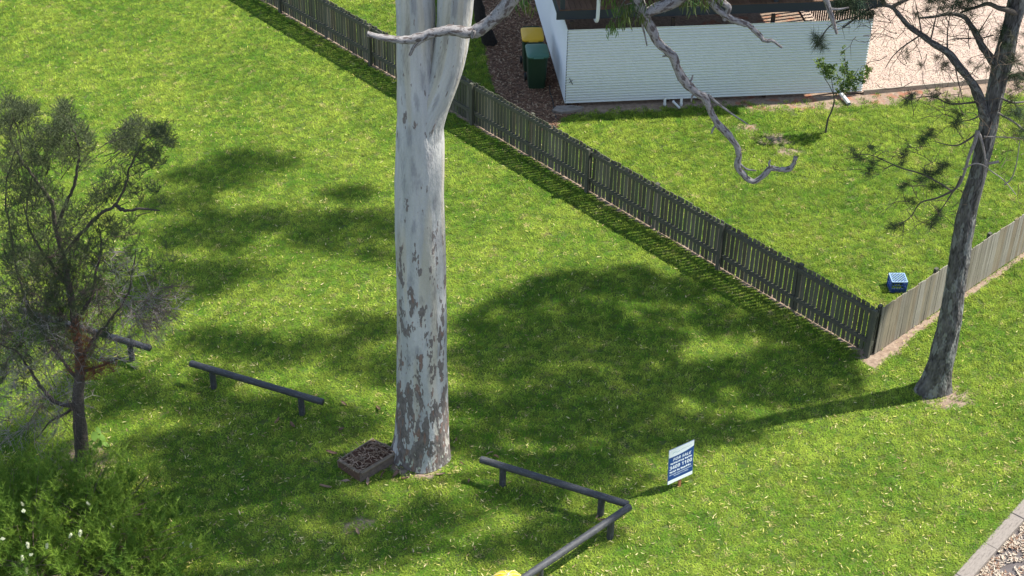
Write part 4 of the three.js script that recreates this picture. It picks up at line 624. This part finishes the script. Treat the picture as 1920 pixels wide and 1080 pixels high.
// ------------------------------------------------------------------ straggly tree on the left
const strag = thing('straggly_tree', 'straggly small tree with dark green tips and grey bare twigs', 'tree', STRAG);
{
  const z = STRAG.z - 0.1, tr = std(col(0.125, 0.105, 0.09), 0.95, { map: twigBark, bumpMap: twigBark, bumpScale: 0.015 }), gb = new GB();
  limb(gb, [[156, 884], [154, 850], [150, 800], [146, 745], [150, 700], [147, 650], [140, 600], [130, 540], [118, 480], [105, 430], [98, 380]], z, 0.19, 0.03, { sides: 14, knob: 0.1, n: 4, pow: 0.5 });
  mesh('trunk', local(gb.build(), strag), tr, strag);
  const limbs = [[[150, 720], [120, 680], [90, 640], [60, 590], [35, 520], [20, 440], [10, 360], [30, 280]], [[148, 760], [110, 758], [85, 735], [60, 700], [30, 660], [-10, 640]], [[148, 690], [165, 650], [190, 620], [215, 590], [240, 550], [250, 500], [255, 470]], [[118, 480], [150, 440], [190, 400], [215, 385], [235, 350], [245, 310], [270, 270]], [[105, 430], [125, 380], [140, 340], [148, 290], [140, 250], [118, 215]], [[98, 380], [70, 340], [40, 300], [20, 260], [25, 220]], [[150, 700], [175, 690], [205, 680], [235, 670]], [[130, 540], [100, 500], [70, 460], [50, 400], [60, 330]], [[140, 600], [170, 560], [180, 510], [190, 460], [185, 420]], [[215, 385], [235, 395], [270, 390], [300, 395]], [[148, 740], [130, 770], [95, 790], [70, 820]]];
  limbs.forEach((l, k) => { const g = new GB(); const dz = R(-0.5, 0.6); limb(g, l.map(([x, y], i) => [x, y, dz * i / l.length]), z, k === 1 ? 0.05 : 0.036, 0.01, { sides: 7, knob: 0.14, jit: 0.015 }); mesh('limb', local(g.build(), strag), tr, strag); });
  // twigs: dead grey below, live above
  const grey = new GB(), brown = new GB(), ends = [];
  const twig = (g, p, d, len, r) => { const b = d.clone().add(rdir().multiplyScalar(0.5)).normalize(), e1 = p.clone().addScaledVector(d, len * 0.5), e2 = e1.clone().addScaledVector(b, len * 0.5); g.tube([p, e1, e2], [r, r * 0.7, r * 0.35], 3, 0, false); return e2; };
  const dead = [[40, 700, 70, 60], [90, 660, 70, 60], [30, 780, 60, 60], [100, 760, 50, 40], [180, 645, 40, 50], [270, 560, 40, 40], [250, 600, 40, 30], [120, 600, 90, 60], [60, 540, 70, 50], [200, 540, 80, 50], [20, 620, 50, 60], [150, 470, 80, 50]];
  for (const [x, y, rx, ry] of dead) {
    for (let k = 0; k < 26; k++) {
      const p0 = PZ(x + R(-rx, rx) * 0.6, y + R(-ry, ry) * 0.6, z + R(-0.6, 0.6)); if (p0.y < 0.15) continue;
      const away = V((p0.x - STRAG.x) * 0.45 + R(-0.7, 0.7), R(-0.9, 0.7), R(-0.9, 0.9)).normalize(); const g = R() < (y > 620 && x < 160 ? 0.75 : 0.35) ? grey : brown;
      const e = twig(g, p0, away, R(0.25, 0.55), 0.0075); for (let j = 0; j < 6; j++) { const d = away.clone().add(rdir().multiplyScalar(1.1)).normalize(); d.y -= 0.2; const e2 = twig(g, p0.clone().lerp(e, R(0.3, 1)), d.normalize(), R(0.15, 0.36), 0.0055); for (let m = 0; m < 3; m++) twig(g, e2, d.clone().add(rdir().multiplyScalar(0.9)).normalize(), R(0.08, 0.2), 0.0035); }
    }
  }
  mesh('dead_twigs', local(grey.build(), strag), std(col(0.27, 0.24, 0.22), 0.95), strag, 'stuff'); mesh('brown_twigs', local(brown.build(), strag), std(col(0.125, 0.09, 0.07), 0.95), strag, 'stuff');
  // foliage
  const r = seeded(55), lg = new GB(), q = (a, b) => a + r() * (b - a);
  for (let b = 0; b < 5; b++) {
    const a0 = b * 1.257 + q(-0.4, 0.4), ax = V(Math.cos(a0) * q(0.3, 0.9), q(0.5, 1), Math.sin(a0) * q(0.3, 0.9)).normalize(), L0 = q(0.12, 0.22);
    lg.tube([V(0, 0, 0), ax.clone().multiplyScalar(L0)], [0.004, 0.0015], 3, 0, false);
    for (let k = 0; k < 26; k++) { const o = ax.clone().multiplyScalar(L0 * q(0.2, 1)), d = ax.clone().add(V(q(-1, 1), q(-1, 1), q(-1, 1))).normalize(), sd = V(q(-1, 1), q(-1, 1), q(-1, 1)).cross(d).normalize(); lg.leaf(o, d, sd, q(0.035, 0.06), q(0.009, 0.014), 0.2, 1); }
  }
  const shoot = lg.build(), live = [], lt = new GB();
  const clumps = [[25, 215, 34, 22, 22], [15, 200, 18, 14, 8], [60, 212, 16, 10, 8], [118, 208, 10, 12, 8], [305, 250, 14, 10, 10], [320, 272, 10, 8, 6], [250, 236, 14, 10, 8], [45, 208, 30, 14, 14], [15, 245, 26, 20, 20], [75, 255, 40, 26, 30], [120, 225, 16, 26, 20], [130, 255, 34, 22, 26], [90, 290, 40, 24, 30], [60, 320, 40, 26, 26], [20, 300, 26, 30, 18], [140, 300, 30, 24, 22], [160, 270, 20, 20, 14], [245, 252, 20, 14, 14], [280, 250, 20, 12, 12], [312, 262, 10, 10, 8], [240, 280, 26, 16, 16], [270, 290, 28, 18, 16], [225, 270, 20, 16, 14], [290, 300, 20, 20, 9], [40, 370, 40, 34, 30], [90, 370, 40, 30, 24], [20, 430, 28, 34, 24], [70, 430, 40, 34, 26], [120, 420, 36, 34, 24], [170, 390, 34, 30, 16], [215, 345, 26, 30, 14], [245, 350, 28, 26, 12], [200, 370, 20, 18, 12], [30, 500, 36, 40, 30], [90, 500, 40, 40, 30], [150, 480, 36, 40, 26], [205, 430, 24, 24, 12], [60, 560, 46, 40, 26], [130, 550, 46, 40, 30], [120, 520, 30, 30, 20], [200, 520, 40, 34, 14], [255, 500, 30, 30, 10], [30, 620, 40, 36, 16], [100, 620, 40, 34, 14], [110, 560, 30, 30, 14], [30, 560, 40, 40, 20], [110, 590, 50, 40, 20], [60, 640, 50, 40, 16], [170, 560, 50, 40, 18], [230, 440, 36, 36, 12], [300, 500, 40, 36, 8], [20, 700, 40, 36, 12], [120, 650, 40, 30, 12], [180, 450, 40, 40, 16], [20, 350, 30, 40, 16], [50, 480, 40, 50, 20], [280, 380, 24, 30, 8], [180, 600, 40, 40, 10], [60, 670, 40, 30, 8]];
  for (const [x, y, rx, ry, n] of clumps) for (let k = 0; k < n * 1.5; k++) {
    const a = R(6.283), w = Math.sqrt(R()), p = PZ(x + Math.cos(a) * w * rx, y + Math.sin(a) * w * ry, z + R(-1.1, 1.0)), t = R();
    live.push({ p: p.clone().sub(STRAG), q: new THREE.Quaternion().setFromEuler(new THREE.Euler(R(-0.9, 0.9), R(6.28), R(-0.9, 0.9))), s: R(0.7, 1.15), c: col(lerp(0.034, 0.085, t), lerp(0.052, 0.105, t), lerp(0.02, 0.032, t)) });
    if (k % 9 === 0) { const b = V(STRAG.x - p.x, -1.2, STRAG.z - p.z).normalize().multiplyScalar(R(0.25, 0.6)); lt.tube([p, p.clone().addScaledVector(b, 0.5).add(rdir().multiplyScalar(0.05)), p.clone().add(b)], [0.003, 0.006, 0.009], 3, 0, false); }
  }
  instanced('foliage', shoot, std(col(1, 1, 1), 0.75), live, strag);
  mesh('live_twigs', local(lt.build(), strag), tr, strag, 'stuff');
  // rusty dead foliage by the fork
  const rust = [], rl = []; for (const [x, y, rx, ry, n] of [[150, 670, 22, 30, 30], [175, 700, 26, 16, 26], [145, 625, 16, 24, 16], [195, 690, 20, 14, 14]]) for (let k = 0; k < n; k++) rust.push({ p: PZ(x + R(-rx, rx), y + R(-ry, ry), z + R(0, 0.5)).sub(STRAG), q: anyTurn(), s: R(0.5, 0.9), c: col(R(0.16, 0.24), R(0.075, 0.1), R(0.04, 0.055)) });
  instanced('dead_foliage', shoot, leafMat(col(1, 1, 1), 0.2, 0.8), rust, strag);
}
{ // broad-leaved weed
  const o = thing('broadleaf_weed', 'small lime green broad-leaved weed at the foot of the straggly tree', 'plant', G(186, 838)); const lm = leafMat(col(0.16, 0.28, 0.05), 0.35, 0.6), stg = new GB();
  for (const [x, y, z, s] of [[-0.05, 0.42, 0.1, 0.22], [0.08, 0.34, 0.05, 0.2], [0.15, 0.22, 0.1, 0.17], [-0.16, 0.2, 0.1, 0.16], [0.02, 0.16, 0.16, 0.18], [0.18, 0.1, -0.05, 0.15], [0.0, 0.46, -0.06, 0.15]]) { const gb = new GB(), d = V(x * 2 + R(-0.3, 0.3), -0.25, z * 2 + 0.2).normalize(); gb.leaf(V(x * 0.5, y, z * 0.5), d, perp(V(d.x, d.y * 0.1, d.z).cross(V(0, 1, 0)).cross(d).normalize()).cross(d).cross(d).lerp(d.clone().cross(V(0, 1, 0)).normalize(), 0.95).normalize(), s, s * 0.62, 0.3, 4); mesh('leaf', gb.build(), lm, o); stg.tube([V(0, 0, 0), V(x * 0.3, y * 0.6, z * 0.3), V(x * 0.5, y, z * 0.5)], 0.006, 4); }
  mesh('stem', stg.build(), std(col(0.12, 0.16, 0.05)), o);
}

// ------------------------------------------------------------------ flowering shrub
{
  const base = G(120, 1050), o = thing('flowering_shrub', 'bright green feathery shrub dotted with white bottlebrush flowers', 'shrub', base);
  const r = seeded(66), lg = new GB(), q = (a, b) => a + r() * (b - a);
  lg.tube([V(0, 0, 0), V(0.01, 0.2, 0), V(0, 0.42, 0.02)], [0.006, 0.005, 0.002], 3, 0, false);
  for (let b = 0; b < 4; b++) {
    const a0 = b * 1.57 + q(-0.4, 0.4), ax = V(Math.cos(a0) * 0.45, 1, Math.sin(a0) * 0.45).normalize(), o0 = V(0, 0.08 + b * 0.07, 0), L0 = q(0.16, 0.26);
    for (let k = 0; k < 22; k++) { const o = o0.clone().addScaledVector(ax, L0 * q(0.1, 1)), d = ax.clone().multiplyScalar(0.75).add(V(q(-1, 1), q(-0.5, 0.9), q(-1, 1))).normalize(), sd = V(q(-1, 1), q(-1, 1), q(-1, 1)).cross(d).normalize(); lg.leaf(o, d, sd, q(0.07, 0.12), q(0.013, 0.02), 0.15, 1); }
  }
  const shoot = lg.build(), list = [], stems = new GB();
  const humps = [[-1.6, 0.1, 1.2, 1.25], [-0.6, -0.3, 1.2, 1.55], [0.55, -0.2, 1.15, 1.45], [1.35, 0.2, 1.0, 1.05], [0.1, -0.95, 1.0, 1.2], [0.85, -0.95, 0.85, 1.0], [-0.4, 0.8, 1.2, 1.35], [0.9, 0.8, 1.1, 1.1], [2.05, 0.55, 0.75, 0.6], [-2.2, 0.2, 0.9, 1.0], [-1.2, -0.9, 0.9, 0.9]];
  for (const [cx, cz, rad, top] of humps) {
    const n = Math.round(250 * rad * rad);
    for (let k = 0; k < n; k++) {
      const a = R(6.283), el = Math.acos(R(0, 1)), w = Math.pow(R(), 0.3), d = V(Math.sin(el) * Math.cos(a), Math.cos(el), Math.sin(el) * Math.sin(a));
      const gap = N3(cx + d.x * 2.4, d.y * 2.4, cz + d.z * 2.4); if (gap < -0.08 && w > 0.5) continue;
      const p = V(cx + d.x * rad * w, Math.max(0.05, d.y * top * w), cz + d.z * rad * w), dir = V(d.x * 0.7 + R(-0.35, 0.35), 0.8 + R(0, 0.4), d.z * 0.7 + R(-0.35, 0.35)).normalize();
      const t = clamp(0.45 + 0.5 * N3(p.x * 1.6, p.y * 1.6, p.z * 1.6) + R(-0.25, 0.25));
      list.push({ p, q: new THREE.Quaternion().setFromUnitVectors(V(0, 1, 0), dir), s: R(0.65, 1.15), c: col(lerp(0.085, 0.29, t), lerp(0.175, 0.42, t), lerp(0.025, 0.055, t)) });
    }
    for (let k = 0; k < 16; k++) { const a = R(6.283), e = V(cx + Math.cos(a) * rad * 0.8, top * R(0.4, 0.8), cz + Math.sin(a) * rad * 0.8); stems.tube(smooth([V(cx * 0.5 + R(-0.1, 0.1), 0, cz * 0.5), V(cx * 0.8 + R(-0.2, 0.2), top * 0.35, cz * 0.8), e], 3), (s) => lerp(0.018, 0.005, s), 4, 0, false); }
  }
  instanced('foliage', shoot, leafMat(col(1, 1, 1), 0.35, 0.6), list, o);
  mesh('stems', stems.build(), std(col(0.17, 0.12, 0.09), 0.95), o, 'stuff');
  // flowers, each its own brush
  const fg = new GB(); for (let k = 0; k < 110; k++) { const y = q(-0.06, 0.06), a = q(0, 6.283), d = V(Math.cos(a), q(-0.2, 0.3), Math.sin(a)).normalize(), s = V(-Math.sin(a), 0, Math.cos(a)).multiplyScalar(0.0022), b = V(0, y, 0), e = b.clone().addScaledVector(d, q(0.025, 0.042)); fg.tri(b.clone().sub(s), b.clone().add(s), e.clone().add(s)); fg.tri(b.clone().sub(s), e.clone().add(s), e.clone().sub(s)); }
  const flower = fg.build(), fm = std(col(0.60, 0.62, 0.42), 0.9);
  for (const [px, py, h] of [[42, 945, 1.45], [44, 958, 1.45], [52, 1022, 1.5], [88, 1024, 1.6], [42, 1046, 1.5], [58, 1040, 1.5], [150, 1000, 1.55], [132, 1004, 1.6], [210, 985, 1.5], [345, 1020, 0.75], [358, 1023, 0.75], [50, 1070, 1.5], [242, 873, 0.9], [165, 944, 1.4], [5, 1010, 1.4]]) {
    const m = mesh('flower', flower, fm, o); m.position.copy(G(px, py, h).sub(base)); m.rotation.set(R(-1.2, 1.2), R(6), R(-1.2, 1.2)); m.scale.setScalar(R(0.55, 0.95));
  }
}

// ------------------------------------------------------------------ sapling by the house
{
  const base = G(1548, 250), o = thing('citrus_sapling', 'spindly sapling with small glossy leaf clusters in front of the corrugated wall', 'tree', base), z = base.z, gb = new GB();
  limb(gb, [[1548, 251], [1550, 236], [1553, 222], [1560, 206], [1564, 190], [1563, 176]], z, 0.028, 0.016, { sides: 7 }); mesh('trunk', local(gb.build(), o), oakTwig, o);
  const br = [[[1563, 178], [1555, 160], [1546, 146], [1541, 128], [1536, 112]], [[1563, 176], [1560, 155], [1556, 135]], [[1564, 182], [1575, 168], [1590, 160], [1608, 158], [1630, 134]], [[1575, 168], [1582, 150], [1585, 125], [1583, 92]], [[1590, 160], [1600, 145], [1610, 128]], [[1563, 176], [1580, 172], [1600, 168]]];
  for (const b of br) { const g = new GB(); limb(g, b, z, 0.013, 0.005, { sides: 5 }); mesh('branch', local(g.build(), o), oakTwig, o); }
  const lg = new GB(), r = seeded(8), q = (a, b) => a + r() * (b - a); for (let k = 0; k < 12; k++) { const d = V(q(-1, 1), q(-0.5, 1), q(-1, 1)).normalize(), s = V(q(-1, 1), q(-1, 1), q(-1, 1)).cross(d).normalize(); lg.leaf(V(q(-0.05, 0.05), q(-0.05, 0.05), q(-0.05, 0.05)), d, s, q(0.06, 0.09), q(0.03, 0.04), 0.2, 2); }
  const cl = lg.build(), list = []; for (const [x, y, rx, ry, n] of [[1538, 118, 6, 8, 9], [1546, 128, 8, 8, 12], [1556, 130, 10, 8, 13], [1562, 140, 8, 8, 8], [1548, 140, 8, 6, 7], [1582, 95, 4, 8, 4], [1585, 118, 5, 8, 5], [1582, 132, 8, 8, 8], [1592, 140, 8, 8, 9], [1600, 150, 12, 8, 14], [1585, 158, 12, 8, 12], [1598, 162, 14, 6, 11], [1612, 148, 8, 8, 9], [1622, 142, 8, 6, 9], [1631, 134, 5, 5, 4], [1622, 126, 4, 6, 3], [1575, 172, 12, 5, 7], [1570, 150, 8, 8, 3]]) for (let k = 0; k < n; k++) { const t = R(); list.push({ p: PZ(x + R(-rx, rx), y + R(-ry, ry), z + R(-0.25, 0.25)).sub(base), q: anyTurn(), s: R(0.7, 1.1), c: col(lerp(0.05, 0.17, t), lerp(0.10, 0.24, t), lerp(0.03, 0.04, t)) }); }
  instanced('foliage', cl, leafMat(col(1, 1, 1), 0.3, 0.45), list, o);
}

// ------------------------------------------------------------------ grass
{
  const SHRUB = G(120, 1050), n0 = (x, z) => N2(x * 1.7, z * 1.7);
  const r = seeded(3), gb = new GB(), q = (a, b) => a + r() * (b - a);
  for (let k = 0; k < 24; k++) {
    const a = q(0, 6.283), w = Math.sqrt(r()) * 0.075, o = V(Math.cos(a) * w, 0, Math.sin(a) * w), b = q(0, 6.283), L = q(0.028, 0.062), d = V(Math.cos(b) * q(0.35, 1.3), 1, Math.sin(b) * q(0.35, 1.3)).normalize(), s = V(-Math.sin(b), 0, Math.cos(b)).multiplyScalar(q(0.003, 0.0048));
    const m = o.clone().addScaledVector(d, L * 0.6), e = o.clone().addScaledVector(d, L).add(V(Math.cos(b), -0.35, Math.sin(b)).multiplyScalar(L * 0.4));
    gb.quad(o.clone().sub(s), o.clone().add(s), m.clone().add(s), m.clone().sub(s)); gb.tri(m.clone().sub(s), m.clone().add(s), e);
  }
  const tuft = gb.build(), list = [];
  const step = 0.074;
  for (let z = -18.2; z > -44.5; z -= step) {
    const half = 5.2 + (-z) * 0.255;
    for (let x = -half - 1.2; x < half + 1.2; x += step) {
      const X = x + R(-0.04, 0.04), Z = z + R(-0.04, 0.04), u1 = R(), u2 = R(), u3 = R(), u4 = R();
      if (!onLawn(X, Z)) continue;
      const s = soil(X, Z); if (s > 0.12 && u1 < s * 1.25) continue;
      if (Math.hypot(X - GUM.x, Z - GUM.z) < 0.5 || Math.hypot((X - SHRUB.x) * 0.62, Z - SHRUB.z) < 1.15 + 0.3 * n0(X, Z)) continue;
      const yard = (X - CORNER.x) * -FENCE_FAR.z + (Z - CORNER.z) * FENCE_FAR.x, back = (yard * (((GUM.x - CORNER.x) * -FENCE_FAR.z + (GUM.z - CORNER.z) * FENCE_FAR.x)) < 0);
      const n1 = fbm(X * 0.28, Z * 0.28, 3), n2 = fbm(X * 1.3 + 20, Z * 1.3, 3), n3 = N2b(X * 5, Z * 5);
      if (n3 + 0.6 * N2(X * 11, Z * 11) < -0.85 && u1 < 0.8) continue;                                                  // thin spots between the tufts
      const yel = clamp(0.36 + 0.36 * n1 + 0.36 * n2 + 0.22 * n3 + (u2 - 0.5) * 0.7);
      const dry = u3 < 0.012 + 0.06 * sstep(0.15, 0.7, n2 + 0.5 * n1) ? 1 : 0, k = 0.6 + 0.8 * u4;
      let cr = lerp(0.092, 0.37, yel), cg = lerp(0.21, 0.45, yel), cb = lerp(0.015, 0.058, yel);
      if (dry) { cr = 0.46; cg = 0.39; cb = 0.15; }
      const sc = (back ? 1.2 : 1) * (0.6 + 0.6 * u2 + (u1 > 0.93 ? 0.55 : 0)) * (0.95 + 0.3 * n3);
      list.push({ p: V(X, -0.002, Z), q: yaw(u4 * 50), s: V(1, sc * (0.85 + 0.3 * u3), 1), c: col(cr * k, cg * k, cb * k) });
    }
  }
  const m = instanced('grass', tuft, leafMat(col(1, 1, 1), 0.2, 0.85), list); tag(m, 'short mown green grass covering the lawn on both sides of the fence', 'grass', null, 'stuff');
}

// ------------------------------------------------------------------ mulch chips, gravel stones, road litter
{
  const chip = new THREE.BoxGeometry(0.07, 0.012, 0.022), list = [], xs = MULCH.map((p) => p.x), zs = MULCH.map((p) => p.z);
  for (let k = 0; k < 9000; k++) { const x = R(Math.min(...xs), Math.max(...xs)), z = R(Math.max(-44, Math.min(...zs)), Math.max(...zs)); if (!inside(MULCH, x, z)) continue; const t = R(); list.push({ p: V(x, R(0.01, 0.025), z), q: new THREE.Quaternion().setFromEuler(new THREE.Euler(R(-0.35, 0.35), R(6.28), R(-0.35, 0.35))), s: V(R(0.5, 1.6), 1, R(0.6, 1.5)), c: t < 0.22 ? col(0.36, 0.25, 0.16) : (() => { const w = R(0.5, 1.15); return col(0.23 * w, 0.128 * w, 0.078 * w); })() }); }
  tag(instanced('mulch_chips', chip, std(col(1, 1, 1), 0.95), list), 'brown bark chips covering the bed between fence and house', 'mulch', null, 'stuff');
  const st = new THREE.IcosahedronGeometry(0.022, 0), gl = [];
  for (let k = 0; k < 26000; k++) { const x = R(7.2, 16), z = R(-44.5, -36.8); if (!inside(DRIVE, x, z)) continue; const t = R(0.88, 1.1); gl.push({ p: V(x, 0.055, z), q: anyTurn(), s: V(R(0.4, 1), R(0.3, 0.6), R(0.4, 1)), c: R() < 0.06 ? col(0.42, 0.32, 0.25) : col(0.53 * t, 0.41 * t, 0.33 * t) }); }
  tag(instanced('gravel', st, std(col(1, 1, 1), 0.95), gl), 'pale pinkish gravel stones strewn over the driveway', 'gravel', null, 'stuff');
}
function leafGeo(seed, len, wid) { const r = seeded(seed), gb = new GB(), bend = 0.25 + r() * 0.5, n = 5, lift = 0.1 + r() * 0.25; let prev; for (let k = 0; k <= n; k++) { const t = k / n, w = wid * 0.5 * Math.max(0.05, Math.sin(Math.PI * (0.06 + 0.9 * t))), a = (t - 0.5) * bend * 2, c = V((t - 0.5) * len, 0.006 + lift * len * Math.pow(Math.abs(t - 0.5) * 2, 2), Math.cos(a * 1.6) * len * 0.3 - len * 0.3), L = c.clone().add(V(a * 0.5 * w, w * 0.35, -w)), Q = c.clone().add(V(-a * 0.5 * w, w * 0.35, w)); if (prev) { gb.tri(prev[0], prev[1], c); gb.tri(prev[0], c, L); gb.tri(prev[1], prev[2], Q); gb.tri(prev[1], Q, c); } prev = [L, c, Q]; } return gb.build(); }
const leafGeos = [1, 2, 3, 4, 5].map((k) => leafGeo(k * 17, 0.082 + k * 0.007, 0.019 + (k % 3) * 0.003));
const leafTones = [[0.54, 0.47, 0.15], [0.58, 0.52, 0.24], [0.46, 0.33, 0.17], [0.5, 0.46, 0.12], [0.57, 0.47, 0.27]].map((c) => leafMat(col(...c), 0.2, 0.7));
{
  const list = [];
  const dens = (px, py) => { let d = 0.55 + 0.3 * fbm(px * 0.006, py * 0.009, 2); d *= py > 560 && px > 880 && px < 1600 && py < 850 ? 0.65 : 1; if (px < 760 && py > 200 && py < 620) d += 0.5; if (py < 180) d *= 0.75; const [a, c] = [Math.hypot(px - 300, (py - 690) * 1.3), Math.hypot(px - 800, (py - 860) * 1.4)]; if (a < 120) d += 0.3; if (c < 170) d += 0.25; return d; };
  let guard = 0;
  while (list.length < 5400 && guard++ < 90000) {
    const px = R(-30, 1950), py = 1100 - Math.pow(R(), 1.15) * 1110, p = G(px, py); if (!onLawn(p.x, p.z) || p.z < -43) continue; if (R() > dens(px, py) || R() > 0.25 + 0.75 * (py + 250) / 1330) continue;
    if (px > 1050 && py < 560 && fenceSide(p.x, p.z)[1] * fenceSide(GUM.x, GUM.z)[1] < 0 && R() < 0.45) continue;
    list.push(p);
  }
  const ind = list.slice(0, 300).sort((a, b) => b.z - a.z), rest = [];
  ind.forEach((p) => { const m = mesh('fallen_leaf', leafGeos[Math.floor(R(5))], leafTones[Math.floor(R(5))]); m.position.set(p.x, 0.034 + R(0, 0.012), p.z); m.rotation.set(R(-0.25, 0.25), R(6.28), R(-0.25, 0.25), 'YXZ'); m.scale.setScalar(R(0.65, 1.05)); tag(m, 'pale yellow curled gum leaf lying singly on the mown grass', 'leaf', 'fallen gum leaves on the lawn'); });
  list.slice(300).forEach((p) => rest.push({ p: V(p.x, 0.028 + R(0, 0.018), p.z), q: new THREE.Quaternion().setFromEuler(new THREE.Euler(R(-0.4, 0.4), R(6.28), R(-0.4, 0.4), 'YXZ')), s: R(0.4, 0.95), c: (() => { const t = R(), k = R(0.8, 1.1); return t < 0.2 ? col(0.40 * k, 0.27 * k, 0.15 * k) : t < 0.6 ? col(0.62 * k, 0.55 * k, 0.16 * k) : col(0.66 * k, 0.59 * k, 0.28 * k); })() }));
  tag(instanced('leaf_litter', leafGeos[2], leafMat(col(1, 1, 1), 0.2, 0.7), rest), 'thin scatter of pale and brown fallen leaves across the whole lawn', 'leaf litter', null, 'stuff');
  // road shreds
  const rl = []; for (let k = 0; k < 7000; k++) { const t = R(-3, 4), w = KERB_W + 0.02 + Math.pow(R(), 1.5) * 1.6; if (fbm(t * 1.5, w * 3, 2) < -0.55 + w * 0.55) continue; const p = KERB_A.clone().addScaledVector(KERB_DIR, t).addScaledVector(KERB_OUT, w); rl.push({ p: V(p.x, -0.1 + R(0, 0.02), p.z), q: new THREE.Quaternion().setFromEuler(new THREE.Euler(R(-0.3, 0.3), R(6.28), R(-0.3, 0.3), 'YXZ')), s: R(0.6, 1.2), c: R() < 0.25 ? col(0.34, 0.2, 0.13) : col(0.62, 0.53, 0.42) }); }
  tag(instanced('road_litter', leafGeos[1], leafMat(col(1, 1, 1), 0.15, 0.8), rl), 'drift of pale dry leaves gathered in the gutter', 'leaf litter', null, 'stuff');
}
// curled bark flakes dropped round the gum
{
  const bm = [std(col(0.36, 0.23, 0.15), 0.9, { map: woodGrain }), std(col(0.42, 0.30, 0.22), 0.9, { map: woodGrain }), std(col(0.27, 0.16, 0.11), 0.9, { map: woodGrain })];
  const bg = [0, 1, 2].map((k) => { const gb = new GB(), n = 6, L = 0.2 + k * 0.05, W = 0.07 + k * 0.012; let prev; for (let i = 0; i <= n; i++) { const t = i / n, w = W * (0.55 + 0.45 * Math.sin(Math.PI * t)) * (0.35 + 0.65 * Math.sin(Math.PI * (0.1 + 0.8 * t))) * (1 + 0.35 * N2(t * 5, k)), row = [-1, -0.4, 0.4, 1].map((s) => V((t - 0.5) * L + 0.02 * N2(s * 3, t * 4 + k), 0.012 + 0.03 * s * s + 0.02 * Math.sin(t * 4 + k), s * w / 2)); if (prev) for (let j = 0; j < 3; j++) gb.quad(prev[j], prev[j + 1], row[j + 1], row[j]); prev = row; } return gb.build().rotateY(k); });
  for (const [x, y] of [[710, 769], [622, 851], [648, 905], [865, 872], [826, 892], [700, 830], [640, 808], [856, 828], [742, 892], [758, 900], [718, 893], [690, 905], [610, 915], [520, 792], [548, 800], [880, 905], [905, 868], [918, 853], [1128, 978], [1120, 972], [670, 1000], [645, 760], [930, 860]]) { const m = mesh('bark_flake', bg[Math.floor(R(3))], bm[Math.floor(R(3))]); m.position.copy(G(x, y)).setY(0.03); m.rotation.set(R(-0.2, 0.2), R(6.28), R(-0.2, 0.2), 'YXZ'); m.scale.set(R(0.45, 0.95), R(0.6, 1), R(0.4, 0.8)); tag(m, 'brown curled flake of shed bark lying on the grass', 'bark flake', 'shed bark flakes round the gum'); }
}

renderer.render(scene, camera);
